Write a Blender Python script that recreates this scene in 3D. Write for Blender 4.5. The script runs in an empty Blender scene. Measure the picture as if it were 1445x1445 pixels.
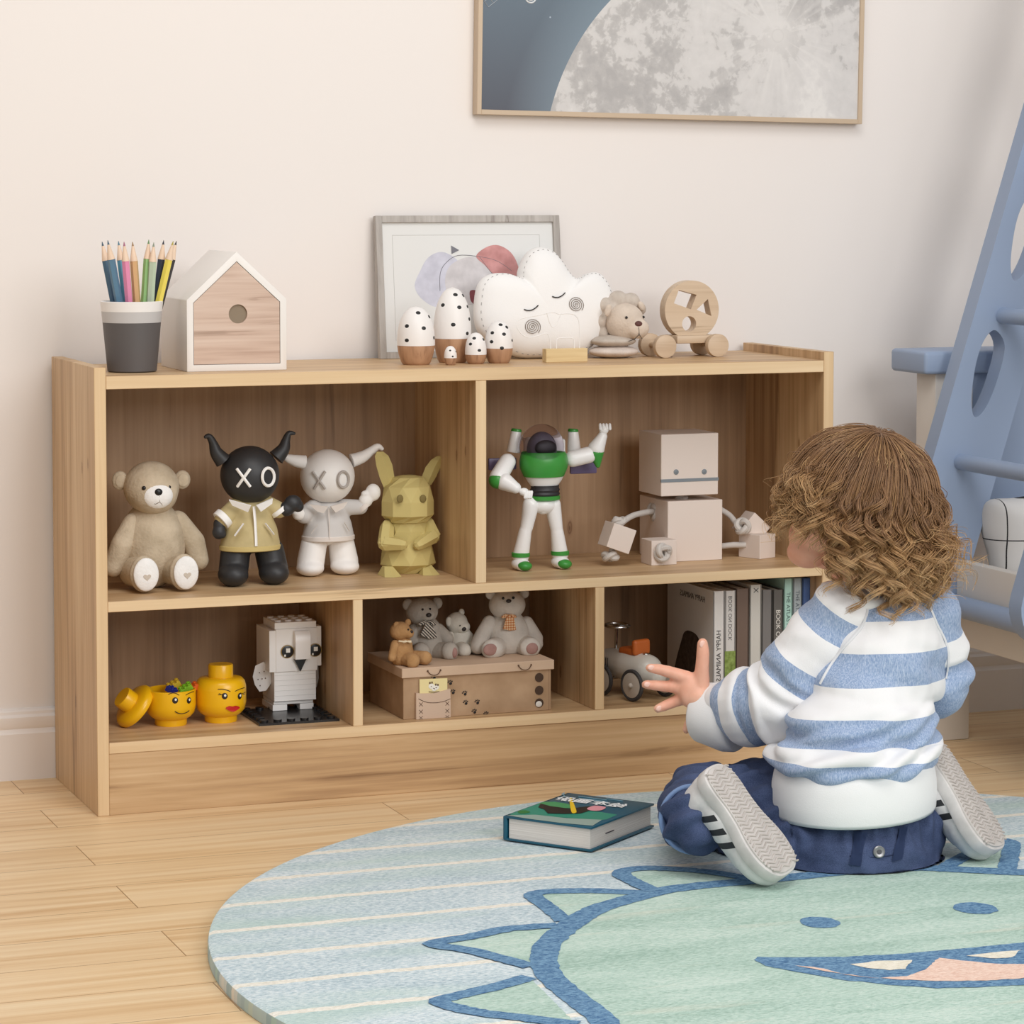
import bpy, bmesh, math, random
from math import sin, cos, pi, radians, sqrt, atan2, hypot
from mathutils import Vector as V, Matrix, Euler, noise
random.seed(7)
S = bpy.context.scene
COL = S.collection

# ------------------------------------------------------------------ camera
CAM = V((-.8585, -3.86361, .86216)); YAW, PIT, FPX, PX0, PY0 = -.35303, .06615, 4065.806, 681.086, 537.091
FW = V((-sin(YAW)*cos(PIT), cos(YAW)*cos(PIT), -sin(PIT))); RT = V((cos(YAW), sin(YAW), 0)); UP = RT.cross(FW)
cd = bpy.data.cameras.new('camera'); cam = bpy.data.objects.new('camera', cd); COL.objects.link(cam)
cam.matrix_world = Matrix((( RT.x, UP.x, -FW.x, CAM.x), (RT.y, UP.y, -FW.y, CAM.y), (RT.z, UP.z, -FW.z, CAM.z), (0, 0, 0, 1)))
cd.sensor_width = 36; cd.lens = FPX/1445*36; cd.shift_x = (722.5-PX0)/1445; cd.shift_y = (PY0-722.5)/1445
cd.clip_start = .05; cd.clip_end = 60
S.camera = cam
S.view_settings.view_transform = 'Standard'; S.view_settings.look = 'None'; S.view_settings.gamma = 1
S.view_settings.use_curve_mapping = False; S.view_settings.exposure = .08

def at(px, py, X=None, Y=None, Z=None):
    """the point of the room seen at a place of the photo, on the plane x = X, y = Y or z = Z"""
    d = FW + RT*((px-PX0)/FPX) - UP*((py-PY0)/FPX)
    t = (Z-CAM.z)/d.z if Z is not None else (Y-CAM.y)/d.y if Y is not None else (X-CAM.x)/d.x
    return CAM + d*t
def ppm(p): return FPX/((V(p)-CAM).dot(FW))

# ------------------------------------------------------------------ materials
def lin(c):
    if isinstance(c, str): c = tuple(int(c[i:i+2], 16) for i in (0, 2, 4))
    f = lambda v: v/12.92 if v <= .04045 else ((v+.055)/1.055)**2.4
    return tuple(f(v/255) for v in c[:3]) + (1,)
class NT:
    def __init__(s, name):
        s.m = bpy.data.materials.new(name); s.m.use_nodes = True; s.t = s.m.node_tree; s.n = s.t.nodes
        s.b = s.n['Principled BSDF']
    def add(s, typ, ins=None, **kw):
        n = s.n.new('ShaderNode'+typ)
        for k, v in kw.items(): setattr(n, k, v)
        for k, v in (ins or {}).items():
            if isinstance(v, bpy.types.NodeSocket): s.t.links.new(v, n.inputs[k])
            else: n.inputs[k].default_value = v
        return n
    def link(s, a, b): s.t.links.new(a, b)
    def coord(s, out='Object', scale=(1, 1, 1), loc=(0, 0, 0), rot=(0, 0, 0)):
        c = s.add('TexCoord')
        return s.add('Mapping', {'Vector': c.outputs[out], 'Scale': scale, 'Location': loc, 'Rotation': rot}).outputs[0]
    def noise(s, vec, scale, detail=4, dist=0, rough=.5):
        return s.add('TexNoise', {'Vector': vec, 'Scale': scale, 'Detail': detail, 'Distortion': dist, 'Roughness': rough}).outputs[0]
    def ramp(s, fac, stops, interp='LINEAR'):
        r = s.add('ValToRGB', {'Fac': fac}); e = r.color_ramp.elements; r.color_ramp.interpolation = interp
        while len(e) < len(stops): e.new(.5)
        for el, (p, c) in zip(e, stops): el.position = p; el.color = c if len(c) == 4 else lin(c)
        return r.outputs[0]
    def mix(s, fac, a, b, mode='MIX'):
        n = s.add('Mix', data_type='RGBA', blend_type=mode)
        for i, v in ((0, fac), (6, a), (7, b)):
            if isinstance(v, bpy.types.NodeSocket): s.link(v, n.inputs[i])
            else: n.inputs[i].default_value = v
        return n.outputs[2]
    def math(s, op, a, b=0, c=0):
        n = s.add('Math', operation=op)
        for i, v in ((0, a), (1, b), (2, c)):
            if isinstance(v, bpy.types.NodeSocket): s.link(v, n.inputs[i])
            else: n.inputs[i].default_value = v
        return n.outputs[0]
    def set(s, **kw):
        for k, v in kw.items():
            k = k.replace('_', ' ')
            if isinstance(v, bpy.types.NodeSocket): s.link(v, s.b.inputs[k])
            else: s.b.inputs[k].default_value = v
        return s
    def bump(s, h, strength, dist=.002):
        s.link(s.add('Bump', {'Height': h, 'Strength': strength, 'Distance': dist}).outputs[0], s.b.inputs['Normal'])
def mat(name, c, rough=.6, var=0, vs=8, bump=0, bs=120, bd=.002, **kw):
    n = NT(name); n.set(Base_Color=lin(c), Roughness=rough, **kw)
    if var:
        v = n.coord(); f = n.noise(v, vs, 5)
        r = n.ramp(f, [(.3, tuple(max(0, x-var) for x in (hexc(c)))), (.7, tuple(min(255, x+var) for x in hexc(c)))])
        n.set(Base_Color=r)
    if bump: n.bump(n.noise(n.coord(), bs, 4), bump, bd)
    return n.m
def hexc(c): return tuple(int(c[i:i+2], 16) for i in (0, 2, 4)) if isinstance(c, str) else c
def wood(name, dark, mid, light, axis, fine=1., rough=.45, off=(0, 0, 0), coarse=1., knots=()):
    n = NT(name)
    a = 'xyz'.index(axis)
    s1 = [9*coarse]*3; s1[a] = .9*coarse
    s2 = [160*fine]*3; s2[a] = 3.2*fine
    s3 = [38*coarse]*3; s3[a] = 1.6*coarse
    v1 = n.coord(scale=s1, loc=off); v2 = n.coord(scale=s2, loc=off); v3 = n.coord(scale=s3, loc=off)
    f1 = n.noise(v1, 1.6, 3, .9); f2 = n.noise(v2, 1, 4, .3); f3 = n.noise(v3, 1, 5, 1.1, .6)
    f = n.math('ADD', n.math('MULTIPLY', f1, .45), n.math('ADD', n.math('MULTIPLY', f2, .22), n.math('MULTIPLY', f3, .38)))
    c = n.ramp(f, [(.37, dark), (.51, mid), (.66, light)])
    vein = n.ramp(f3, [(.30, (.55, .5, .45, 1)), (.37, (1, 1, 1, 1))])
    c = n.mix(.6, c, vein, 'MULTIPLY')
    if knots:
        sp = n.add('SeparateXYZ', {'Vector': n.coord()}); wob = n.noise(n.coord(scale=(60, 60, 20)), 1, 3)
        for ax, u, w, sz in knots:
            d1 = n.math('DIVIDE', n.math('SUBTRACT', sp.outputs[ax], u), .006*sz); d2 = n.math('DIVIDE', n.math('SUBTRACT', sp.outputs[2], w), .017*sz)
            r = n.math('ADD', n.math('SQRT', n.math('ADD', n.math('MULTIPLY', d1, d1), n.math('MULTIPLY', d2, d2))), n.math('MULTIPLY', n.math('SUBTRACT', wob, .5), .7))
            c = n.mix(1, c, n.ramp(r, [(.1, (.42, .34, .28, 1)), (.28, (.72, .64, .56, 1)), (.42, (.5, .4, .34, 1)), (.6, (.88, .84, .8, 1)), (1, (1, 1, 1, 1))]), 'MULTIPLY')
    n.set(Base_Color=c, Roughness=rough); n.bump(f2, .06, .001)
    return n.m

# ------------------------------------------------------------------ mesh builder
class B:
    """collects shapes into one mesh"""
    def __init__(s): s.bm = bmesh.new(); s.mi = 0; s.M = Matrix.Identity(4)
    def _fin(s, vs, M=None):
        T = s.M @ (M if M is not None else Matrix.Identity(4))
        for v in vs: v.co = T @ v.co
        fs = {f for v in vs for f in v.link_faces}
        for f in fs: f.material_index = s.mi
        return vs
    def box(s, c, size, rot=(0, 0, 0), bev=0, seg=2):
        t = bmesh.new(); bmesh.ops.create_cube(t, size=1)
        for v in t.verts: v.co = V((v.co.x*size[0], v.co.y*size[1], v.co.z*size[2]))
        if bev: bmesh.ops.bevel(t, geom=t.edges[:], offset=bev, segments=seg, affect='EDGES', profile=.5)
        return s.absorb(t, Matrix.Translation(V(c)) @ Euler(rot).to_matrix().to_4x4())
    def box2(s, lo, hi, bev=0, seg=2):
        lo, hi = V(lo), V(hi); return s.box((lo+hi)/2, hi-lo, bev=bev, seg=seg)
    def absorb(s, t, M=None):
        m = {}
        vs = []
        for v in t.verts: m[v] = s.bm.verts.new(v.co); vs.append(m[v])
        for f in t.faces:
            try: s.bm.faces.new([m[v] for v in f.verts])
            except ValueError: pass
        t.free(); return s._fin(vs, M)
    def mesh(s, me, M=None):
        t = bmesh.new(); t.from_mesh(me); return s.absorb(t, M)
    def ell(s, c, r, rot=(0, 0, 0), u=28, v=18, M=None):
        if not hasattr(r, '__len__'): r = (r, r, r)
        t = bmesh.new(); bmesh.ops.create_uvsphere(t, u_segments=u, v_segments=v, radius=1)
        for w in t.verts: w.co = V((w.co.x*r[0], w.co.y*r[1], w.co.z*r[2]))
        return s.absorb(t, Matrix.Translation(V(c)) @ (M if M is not None else Euler(rot).to_matrix().to_4x4()))
    def lathe(s, prof, M=None, seg=40):
        rings = []; vs = []
        for r, z in prof:
            if r < 1e-7: w = [s.bm.verts.new((0, 0, z))]
            else: w = [s.bm.verts.new((r*cos(2*pi*i/seg), r*sin(2*pi*i/seg), z)) for i in range(seg)]
            rings.append(w); vs += w
        for a, b in zip(rings, rings[1:]):
            for i in range(seg):
                j = (i+1) % seg
                q = [a[i % len(a)], a[j % len(a)], b[j % len(b)], b[i % len(b)]]
                q = list(dict.fromkeys(q))
                if len(q) > 2: s.bm.faces.new(q)
        for r, flip in ((rings[0], True), (rings[-1], False)):
            if len(r) > 2: s.bm.faces.new(r[::-1] if flip else r)
        return s._fin(vs, M)
    def axis(s, p0, p1):
        p0, p1 = V(p0), V(p1); d = p1-p0
        return Matrix.Translation(p0) @ d.to_track_quat('Z', 'Y').to_matrix().to_4x4(), d.length
    def cyl(s, p0, p1, r0, r1=None, seg=32, bev=0):
        M, L = s.axis(p0, p1); r1 = r0 if r1 is None else r1
        if bev: pr = [(r0-bev, 0), (r0-bev*.3, bev*.3), (r0, bev), (r1, L-bev), (r1-bev*.3, L-bev*.3), (r1-bev, L)]
        else: pr = [(r0, 0), (r1, L)]
        return s.lathe(pr, M, seg)
    def cap(s, p0, p1, r0, r1=None, seg=20, n=7):
        """tapered capsule"""
        M, L = s.axis(p0, p1); r1 = r0 if r1 is None else r1
        pr = [(r0*sin(pi/2*i/n), -r0*cos(pi/2*i/n)) for i in range(n+1)] + [(r1*cos(pi/2*i/n), L+r1*sin(pi/2*i/n)) for i in range(n+1)]
        return s.lathe(pr, M, seg)
    def tube(s, pts, r, seg=10, closed=False, flat=None):
        pts = [V(p) for p in pts]; n = len(pts); rings = []; vs = []
        prev = None
        for i, p in enumerate(pts):
            a = pts[(i-1) % n] if closed or i else p; b = pts[(i+1) % n] if closed or i < n-1 else p
            d = (b-a).normalized()
            u = V((0, 0, 1)) if prev is None else prev
            u = u - d*u.dot(d)
            if u.length < 1e-4: u = V((0, 1, 0)) - d*d.y
            if u.length < 1e-4: u = V((1, 0, 0))
            u.normalize(); prev = u; w = d.cross(u)
            rr = r[i] if hasattr(r, '__len__') else r; fl = flat or 1
            ring = [s.bm.verts.new(p + u*rr*cos(2*pi*k/seg)*fl + w*rr*sin(2*pi*k/seg)) for k in range(seg)]
            rings.append(ring); vs += ring
        m = n if closed else n-1
        for i in range(m):
            a, b = rings[i], rings[(i+1) % n]
            for k in range(seg): s.bm.faces.new((a[k], a[(k+1) % seg], b[(k+1) % seg], b[k]))
        if not closed:
            s.bm.faces.new(rings[0][::-1]); s.bm.faces.new(rings[-1])
        return s._fin(vs)
    def prism(s, poly, h, M=None, bev=0):
        """outline in local xy, extruded by h along local z (from 0)"""
        t = bmesh.new()
        vs = [t.verts.new((x, y, 0)) for x, y in poly]
        f = t.faces.new(vs); f.normal_update()
        if f.normal.z < 0: bmesh.ops.reverse_faces(t, faces=[f])
        g = bmesh.ops.extrude_face_region(t, geom=[f])
        for v in g['geom']:
            if isinstance(v, bmesh.types.BMVert): v.co.z += h
        bmesh.ops.recalc_face_normals(t, faces=t.faces[:])
        if bev:
            e = [e for e in t.edges if abs(e.verts[0].co.z-e.verts[1].co.z) < 1e-9]
            bmesh.ops.bevel(t, geom=e, offset=bev, segments=2, affect='EDGES', profile=.5)
        return s.absorb(t, M)
    def puff(s, poly, T, p=3, M=None, nr=10, c=None):
        """pillow: star shaped outline, inflated to half thickness T on both sides"""
        n = len(poly); cx = sum(q[0] for q in poly)/n if c is None else c[0]; cy = sum(q[1] for q in poly)/n if c is None else c[1]
        vs = []; top = []; bot = []
        for side, L in ((1, top), (-1, bot)):
            for k in range(nr):
                q = k/nr; q = 1-(1-q)**1.6
                h = T*sqrt(max(0, 1-q**p))*side
                L.append([s.bm.verts.new((cx+(x-cx)*q, cy+(y-cy)*q, h)) for x, y in poly] if k else [s.bm.verts.new((cx, cy, h))])
                vs += L[-1]
        rim = [s.bm.verts.new((x, y, 0)) for x, y in poly]; vs += rim
        for L, fl in ((top, 0), (bot, 1)):
            L.append(rim)
            for a, b in zip(L, L[1:]):
                for i in range(n):
                    j = (i+1) % n; q = list(dict.fromkeys([a[i % len(a)], b[i], b[j], a[j % len(a)]]))
                    s.bm.faces.new(q[::-1] if fl else q)
        return s._fin(vs, M)
    def build(s, name, mats, parent=None, smooth=40, world=False, merge=0):
        if merge: bmesh.ops.remove_doubles(s.bm, verts=s.bm.verts[:], dist=merge)
        bmesh.ops.recalc_face_normals(s.bm, faces=s.bm.faces[:])
        me = bpy.data.meshes.new(name); s.bm.to_mesh(me); s.bm.free()
        return link(name, me, mats, parent, smooth, world)
def link(name, me, mats, parent=None, smooth=40, world=False):
    me.name = name
    for m in (mats if isinstance(mats, (list, tuple)) else [mats]): me.materials.append(m)
    if smooth:
        for p in me.polygons: p.use_smooth = True
        if smooth < 180: me.set_sharp_from_angle(angle=radians(smooth))
    o = bpy.data.objects.new(name, me); COL.objects.link(o)
    if parent:
        o.parent = parent
        if world: me.transform(parent.matrix_basis.inverted())
    return o
def tag(o, label=None, cat=None, group=None, kind=None):
    for k, v in (('label', label), ('category', cat), ('group', group), ('kind', kind)):
        if v: o[k] = v
    return o
def thing(name, label, cat, loc=(0, 0, 0), rz=0, group=None):
    o = bpy.data.objects.new(name, None); COL.objects.link(o); o.empty_display_size = .02
    o.location = loc; o.rotation_euler = (0, 0, rz)
    o.matrix_basis = Matrix.Translation(V(loc)) @ Matrix.Rotation(rz, 4, 'Z')
    return tag(o, label, cat, group)
def remesh(b, vox, smooth=4, sf=.5):
    """one closed skin over everything collected in b"""
    bmesh.ops.recalc_face_normals(b.bm, faces=b.bm.faces[:])
    me = bpy.data.meshes.new('t'); b.bm.to_mesh(me); b.bm.free()
    o = bpy.data.objects.new('t', me); COL.objects.link(o)
    r = o.modifiers.new('r', 'REMESH'); r.mode = 'VOXEL'; r.voxel_size = vox
    if smooth:
        q = o.modifiers.new('s', 'SMOOTH'); q.factor = sf; q.iterations = smooth
    bpy.context.view_layer.update()
    dg = bpy.context.evaluated_depsgraph_get()
    out = bpy.data.meshes.new_from_object(o.evaluated_get(dg))
    bpy.data.objects.remove(o); bpy.data.meshes.remove(me)
    return out
def blob(b, vox, name, mats, parent=None, smooth=4, world=False, disp=None, attr=None):
    me = remesh(b, vox, smooth)
    if disp:
        ns = [v.normal.copy() for v in me.vertices]
        for v, n in zip(me.vertices, ns): v.co += disp(v.co, n)
    if attr:
        for an, fn in attr.items():
            a = me.attributes.new(an, 'FLOAT', 'POINT')
            for i, v in enumerate(me.vertices): a.data[i].value = fn(v.co, v.normal)
    return link(name, me, mats, parent, 180, world)
def text_mesh(body, size=.02, mirror=False, extrude=.0002, align='LEFT', bold=0):
    cu = bpy.data.curves.new('t', 'FONT'); cu.body = body; cu.size = size; cu.extrude = extrude; cu.align_x = align; cu.align_y = 'CENTER'; cu.offset = bold
    cu.resolution_u = 3
    o = bpy.data.objects.new('t', cu); COL.objects.link(o); bpy.context.view_layer.update()
    me = bpy.data.meshes.new_from_object(o.evaluated_get(bpy.context.evaluated_depsgraph_get()))
    bpy.data.objects.remove(o); bpy.data.curves.remove(cu)
    if mirror: me.transform(Matrix.Diagonal((-1, 1, 1, 1))); me.flip_normals()
    return me
def frame(o, x, z):
    """matrix with local x -> x, local y -> z (as seen), local z -> out of the face"""
    x = V(x).normalized(); z = V(z).normalized(); n = x.cross(z).normalized(); z = n.cross(x)
    return Matrix(((x.x, z.x, n.x, o[0]), (x.y, z.y, n.y, o[1]), (x.z, z.z, n.z, o[2]), (0, 0, 0, 1)))
def smooth_poly(pts, n=6, closed=True):
    """Catmull-Rom through the points"""
    P = [V((p[0], p[1], p[2] if len(p) > 2 else 0)) for p in pts]; out = []; N = len(P)
    for i in range(N if closed else N-1):
        a, b, c, d = (P[(i-1) % N], P[i], P[(i+1) % N], P[(i+2) % N]) if closed else (P[max(i-1, 0)], P[i], P[i+1], P[min(i+2, N-1)])
        for k in range(n):
            t = k/n
            out.append(.5*((2*b)+(c-a)*t+(2*a-5*b+4*c-d)*t*t+(3*b-a-3*c+d)*t*t*t))
    if not closed: out.append(P[-1])
    return out
XZ = frame((0, 0, 0), (1, 0, 0), (0, 0, 1))        # local z of this frame points to -y, to the viewer
def FR(o): return Matrix.Translation(V(o)) @ XZ
class Spot:
    """a toy's base and a ruler for it"""
    def __init__(s, px, py, Z, fwd=0): s.o = at(px, py, Z=Z) + V((0, fwd, 0)); s.o.z = Z; s.k = 1/ppm(s.o)
    def p(s, px, py, y=0): return at(px, py, Y=s.o.y+y) - s.o
# ------------------------------------------------------------------ the room
WALLY = .2955
n = NT('wall_paint'); n.set(Base_Color=lin((238, 232, 228)), Roughness=.85); n.bump(n.noise(n.coord(), 260, 3), .05, .001); M_wall = n.m
M_trim = mat('trim_paint', (238, 232, 228), .5)
b = B(); b.box2((-3, WALLY, 0), (4.2, WALLY+.1, 2.8)); tag(b.build('wall_back', M_wall, smooth=0), kind='structure')
n = NT('floor_planks')
c0 = n.coord(loc=(.066+.925*4, .1649+.1163*20-.0005, 0))
br = n.add('TexBrick', {'Vector': c0, 'Scale': 1, 'Mortar Size': .0007, 'Mortar Smooth': .1, 'Brick Width': .925, 'Row Height': .1163, 'Color1': (0, 0, 0, 1), 'Color2': (1, 1, 1, 1), 'Mortar': (.5, .5, .5, 1)})
br.offset = .5
comb = n.add('CombineXYZ', {'Z': n.math('MULTIPLY', br.outputs[0], 37.0)})
tc = n.add('TexCoord').outputs['Object']
vv = n.add('VectorMath', {0: tc, 1: comb.outputs[0]}, operation='ADD').outputs[0]
sc = lambda s: n.add('VectorMath', {0: vv, 1: s}, operation='MULTIPLY').outputs[0]
g1 = n.noise(sc((1.1, 13, 1)), 1, 3, 1.2); g2 = n.noise(sc((2.6, 95, 1)), 1, 5, .7, .6); g3 = n.noise(sc((6, 420, 1)), 1, 3, .2)
wv = n.add('TexWave', {'Vector': sc((.8, 9, 1)), 'Scale': 1.3, 'Distortion': 6, 'Detail': 2, 'Detail Scale': 1.2}, bands_direction='Y').outputs[1]
f = n.math('ADD', n.math('MULTIPLY', g1, .42), n.math('ADD', n.math('MULTIPLY', g2, .34), n.math('ADD', n.math('MULTIPLY', g3, .16), n.math('MULTIPLY', wv, .08))))
col = n.ramp(f, [(.34, (210, 170, 122)), (.47, (230, 197, 152)), (.64, (242, 217, 178))])
col = n.mix(.16, col, n.ramp(br.outputs[0], [(0, (.62, .55, .5, 1)), (1, (1, 1, 1, 1))]), 'MULTIPLY')
col = n.mix(br.outputs[1], col, lin((158, 120, 82)))
n.set(Base_Color=col, Roughness=n.math('MULTIPLY_ADD', g2, .12, .36)); n.bump(n.math('SUBTRACT', n.math('MULTIPLY', g2, .15), n.math('MULTIPLY', br.outputs[1], 1)), .35, .0015); M_floor = n.m
b = B(); b.box2((-3, -5.5, -.05), (4.2, WALLY+.1, 0)); tag(b.build('floor', M_floor, smooth=0), kind='structure')
b = B(); prof = [(0, 0), (-.0135, 0), (-.0135, .068), (-.0115, .071), (-.0105, .075), (-.0125, .079), (-.0125, .092), (-.009, .096), (-.0085, .1), (-.006, .1025), (0, .104)]
vs = [[b.bm.verts.new((x, WALLY+y, z)) for y, z in prof] for x in (-3, 4.2)]
for i in range(len(prof)-1): b.bm.faces.new((vs[0][i], vs[0][i+1], vs[1][i+1], vs[1][i]))
b.bm.faces.new(vs[0]); b.bm.faces.new(vs[1]); tag(b.build('baseboard_back', M_trim, smooth=30), kind='structure')

# ------------------------------------------------------------------ lights
W = bpy.data.worlds.new('world'); S.world = W; W.use_nodes = True
W.node_tree.nodes['Background'].inputs[0].default_value = (1, .985, .97, 1); W.node_tree.nodes['Background'].inputs[1].default_value = .42
def area(name, loc, target, size, power, color):
    l = bpy.data.lights.new(name, 'AREA'); l.shape = 'RECTANGLE'; l.size, l.size_y = size; l.energy = power; l.color = color
    o = bpy.data.objects.new(name, l); COL.objects.link(o); o.location = loc
    o.rotation_euler = (V(target)-V(loc)).to_track_quat('-Z', 'Y').to_euler(); return o
area('window_daylight', (1.5, -4.4, 2.1), (.5, .1, .35), (2.2, 1.8), 78, (1, .99, .98))
area('ceiling_daylight', (.1, -1.9, 2.75), (.2, -.5, 0), (1.6, 1.2), 30, (1, .985, .965))  # added overhead fill, no real source: lifts the floor and upper wall

# ------------------------------------------------------------------ bookshelf
SW, SD, SH, TH = 1.1262, .2812, .62, .0166
ZT, ZMT, ZLT = .6077, .2974, .1018
DK, MD, LT = (158, 122, 86), (198, 163, 121), (220, 190, 150)
W_v = wood('oak_upright', DK, MD, LT, 'z', knots=((1, .136, .137, 1.), (1, .043, .484, .8), (1, .081, .475, .9))); W_h = wood('oak_level', DK, MD, LT, 'x')
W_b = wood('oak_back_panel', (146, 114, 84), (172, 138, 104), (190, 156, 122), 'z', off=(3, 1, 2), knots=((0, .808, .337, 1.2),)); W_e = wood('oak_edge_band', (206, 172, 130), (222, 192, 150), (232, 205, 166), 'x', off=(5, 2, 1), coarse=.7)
W_ev = wood('oak_edge_band_upright', (206, 172, 130), (222, 192, 150), (232, 205, 166), 'z', off=(5, 2, 1), coarse=.7)
shelf = thing('bookshelf', 'low light oak toy bookshelf with five open compartments standing against the wall', 'bookshelf')
def board(name, lo, hi, m, me):
    b = B(); b.box2(lo, hi, bev=.0006, seg=1)
    o = b.build(name, [m, me], shelf, smooth=0)
    for p in o.data.polygons:
        if p.normal.y < -.9 and abs(p.center.y-lo[1]) < .001: p.material_index = 1
    return o
board('side_panel', (0, 0, 0), (TH, SD, SH), W_v, W_ev); board('side_panel', (SW-TH, 0, 0), (SW, SD, SH), W_v, W_ev)
board('top_board', (TH, 0, ZT-.018), (SW-TH, SD, ZT), W_h, W_e)
board('back_panel', (TH, .2684, .02), (SW-TH, .2784, ZT-.018), W_b, W_b)
board('shelf_board', (TH, 0, ZMT-.0148), (SW-TH, .2684, ZMT), W_h, W_e)
board('bottom_board', (TH, 0, ZLT-.0159), (SW-TH, .2684, ZLT), W_h, W_e)
board('kick_board', (TH, .0012, 0), (SW-TH, .014, ZLT-.0159), W_h, W_h)
board('divider', (.5543, 0, ZMT), (.5543+TH, .2684, ZT-.018), W_v, W_ev)
board('divider', (.3693, 0, ZLT), (.3693+TH*.88, .2684, ZMT-.0148), W_v, W_ev)
board('divider', (.7404, 0, ZLT), (.7404+TH*.88, .2684, ZMT-.0148), W_v, W_ev)

# ------------------------------------------------------------------ moon poster
MOON_R = radians(.86)
pz = .972; px0, px1, ph = .657, 1.3145, .46
po = thing('framed_poster', 'large framed moon poster hanging high on the back wall', 'poster', ((px0+px1)/2, WALLY-.001, pz))
po.rotation_euler = (0, MOON_R, 0); po.matrix_basis = Matrix.Translation(V(((px0+px1)/2, WALLY-.001, pz))) @ Matrix.Rotation(MOON_R, 4, 'Y')
hw = (px1-px0)/2
M_gold = mat('poster_frame_wood', (198, 176, 150), .4); 
b = B(); fw, fd = .0075, .020
for lo, hi in (((-hw, -fd, 0), (-hw+fw, 0, ph)), ((hw-fw, -fd, 0), (hw, 0, ph)), ((-hw+fw, -fd, 0), (hw-fw, 0, fw)), ((-hw+fw, -fd, ph-fw), (hw-fw, 0, ph))): b.box2(lo, hi, bev=.0005, seg=1)
b.build('frame', M_gold, po, smooth=0)
A_, B_ = at(777.3, 156.6, Y=WALLY-.018), at(861, 0, Y=WALLY-.018); A_, B_ = V((A_.x, A_.z)), V((B_.x, B_.z)); ch_ = B_-A_; hh = sqrt(.37**2-(ch_.length/2)**2)
nrm_ = V((ch_.y, -ch_.x)).normalized(); mc0 = (A_+B_)/2+nrm_*hh; MCX, MCZ = mc0.x, mc0.y
n = NT('moon_print'); v = n.coord()
sep = n.add('SeparateXYZ', {'Vector': v}); mx, mz, MR = MCX-(px0+px1)/2, MCZ-pz, .37
dx = n.math('SUBTRACT', sep.outputs[0], mx); dz = n.math('SUBTRACT', sep.outputs[2], mz)
r = n.math('SQRT', n.math('ADD', n.math('MULTIPLY', dx, dx), n.math('MULTIPLY', dz, dz)))
inside = n.math('LESS_THAN', r, MR)
a = n.noise(v, 6.5, 7, .25, .58); a2 = n.noise(v, 60, 5, .4, .6)
vo = n.add('TexVoronoi', {'Vector': v, 'Scale': 34, 'Randomness': 1}).outputs[0]
crat = n.math('MULTIPLY', n.ramp(vo, [(.0, (.25, .25, .25, 1)), (.09, (0, 0, 0, 1))]), .3)
h = n.math('ADD', n.math('ADD', n.math('MULTIPLY', a, .72), n.math('MULTIPLY', a2, .24)), crat)
mc = n.ramp(h, [(.40, (174, 171, 170)), (.455, (186, 183, 181)), (.478, (206, 203, 201)), (.56, (214, 211, 209)), (.62, (226, 223, 220))])
# bright rayed crater high on the right
cx = n.math('SUBTRACT', sep.outputs[0], 1.163-(px0+px1)/2); cz = n.math('SUBTRACT', sep.outputs[2], 1.108-pz)
cr = n.math('SQRT', n.math('ADD', n.math('MULTIPLY', cx, cx), n.math('MULTIPLY', cz, cz)))
ang = n.add('Math', {0: cz, 1: cx}, operation='ARCTAN2').outputs[0]
rays = n.math('MULTIPLY', n.ramp(n.noise(n.add('CombineXYZ', {'X': n.math('MULTIPLY', ang, 2.2)}).outputs[0], 2.4, 3), [(.42, (0, 0, 0, 1)), (.62, (1, 1, 1, 1))]), n.ramp(n.math('MULTIPLY', cr, 5), [(0, (1, 1, 1, 1)), (.95, (0, 0, 0, 1))]))
glow = n.ramp(n.math('MULTIPLY', cr, 10), [(.06, (1, 1, 1, 1)), (.8, (0, 0, 0, 1))])
mc = n.mix(n.math('MULTIPLY', n.math('MAXIMUM', rays, glow), .75), mc, lin((228, 225, 222)))
ringm = n.ramp(n.math('MULTIPLY', cr, 10), [(.085, (0, 0, 0, 1)), (.1, (1, 1, 1, 1)), (.115, (0, 0, 0, 1))])
mc = n.mix(n.math('MULTIPLY', ringm, .25), mc, lin((190, 186, 184)))
sky = n.ramp(n.math('MULTIPLY', n.math('SUBTRACT', sep.outputs[2], 0), 3.5), [(.0, (76, 80, 92)), (.65, (92, 108, 122))])
sky = n.mix(n.math('MULTIPLY', n.ramp(n.math('MULTIPLY', n.math('SUBTRACT', r, MR), 14), [(0, (1, 1, 1, 1)), (1, (0, 0, 0, 1))]), .45), sky, lin((140, 160, 174)))
st = n.add('TexVoronoi', {'Vector': v, 'Scale': 30}).outputs[0]
sky = n.mix(n.ramp(st, [(.03, (1, 1, 1, 1)), (.045, (0, 0, 0, 1))]), sky, lin((170, 182, 196)))
n.set(Base_Color=n.mix(inside, sky, mc), Roughness=.45); M_moon = n.m
b = B(); b.box2((-hw+fw, -.017, fw), (hw-fw, -.004, ph-fw)); b.build('print', M_moon, po, smooth=0)
M_ink = mat('white_print', (232, 234, 236), .6); b = B()
def psp(px, py): return po.matrix_basis.inverted() @ at(px, py, Y=WALLY-.018)
c = psp(689, 10); s_ = .0165
for k in range(-1, 4):
    q = c + V((0, 0, .011)); d1 = V((cos(radians(38)), 0, sin(radians(38)))); d2 = V((-d1.z, 0, d1.x))
for k in range(4):
    for da, db in ((d1, d2), (d2, d1)):
        p0 = c + da*0 + db*(k*.0105); p1 = p0 + da*.0315
        b.tube([p0+V((0, -.0003, 0)), p1+V((0, -.0003, 0))], .0009, 4, flat=.3)
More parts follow.
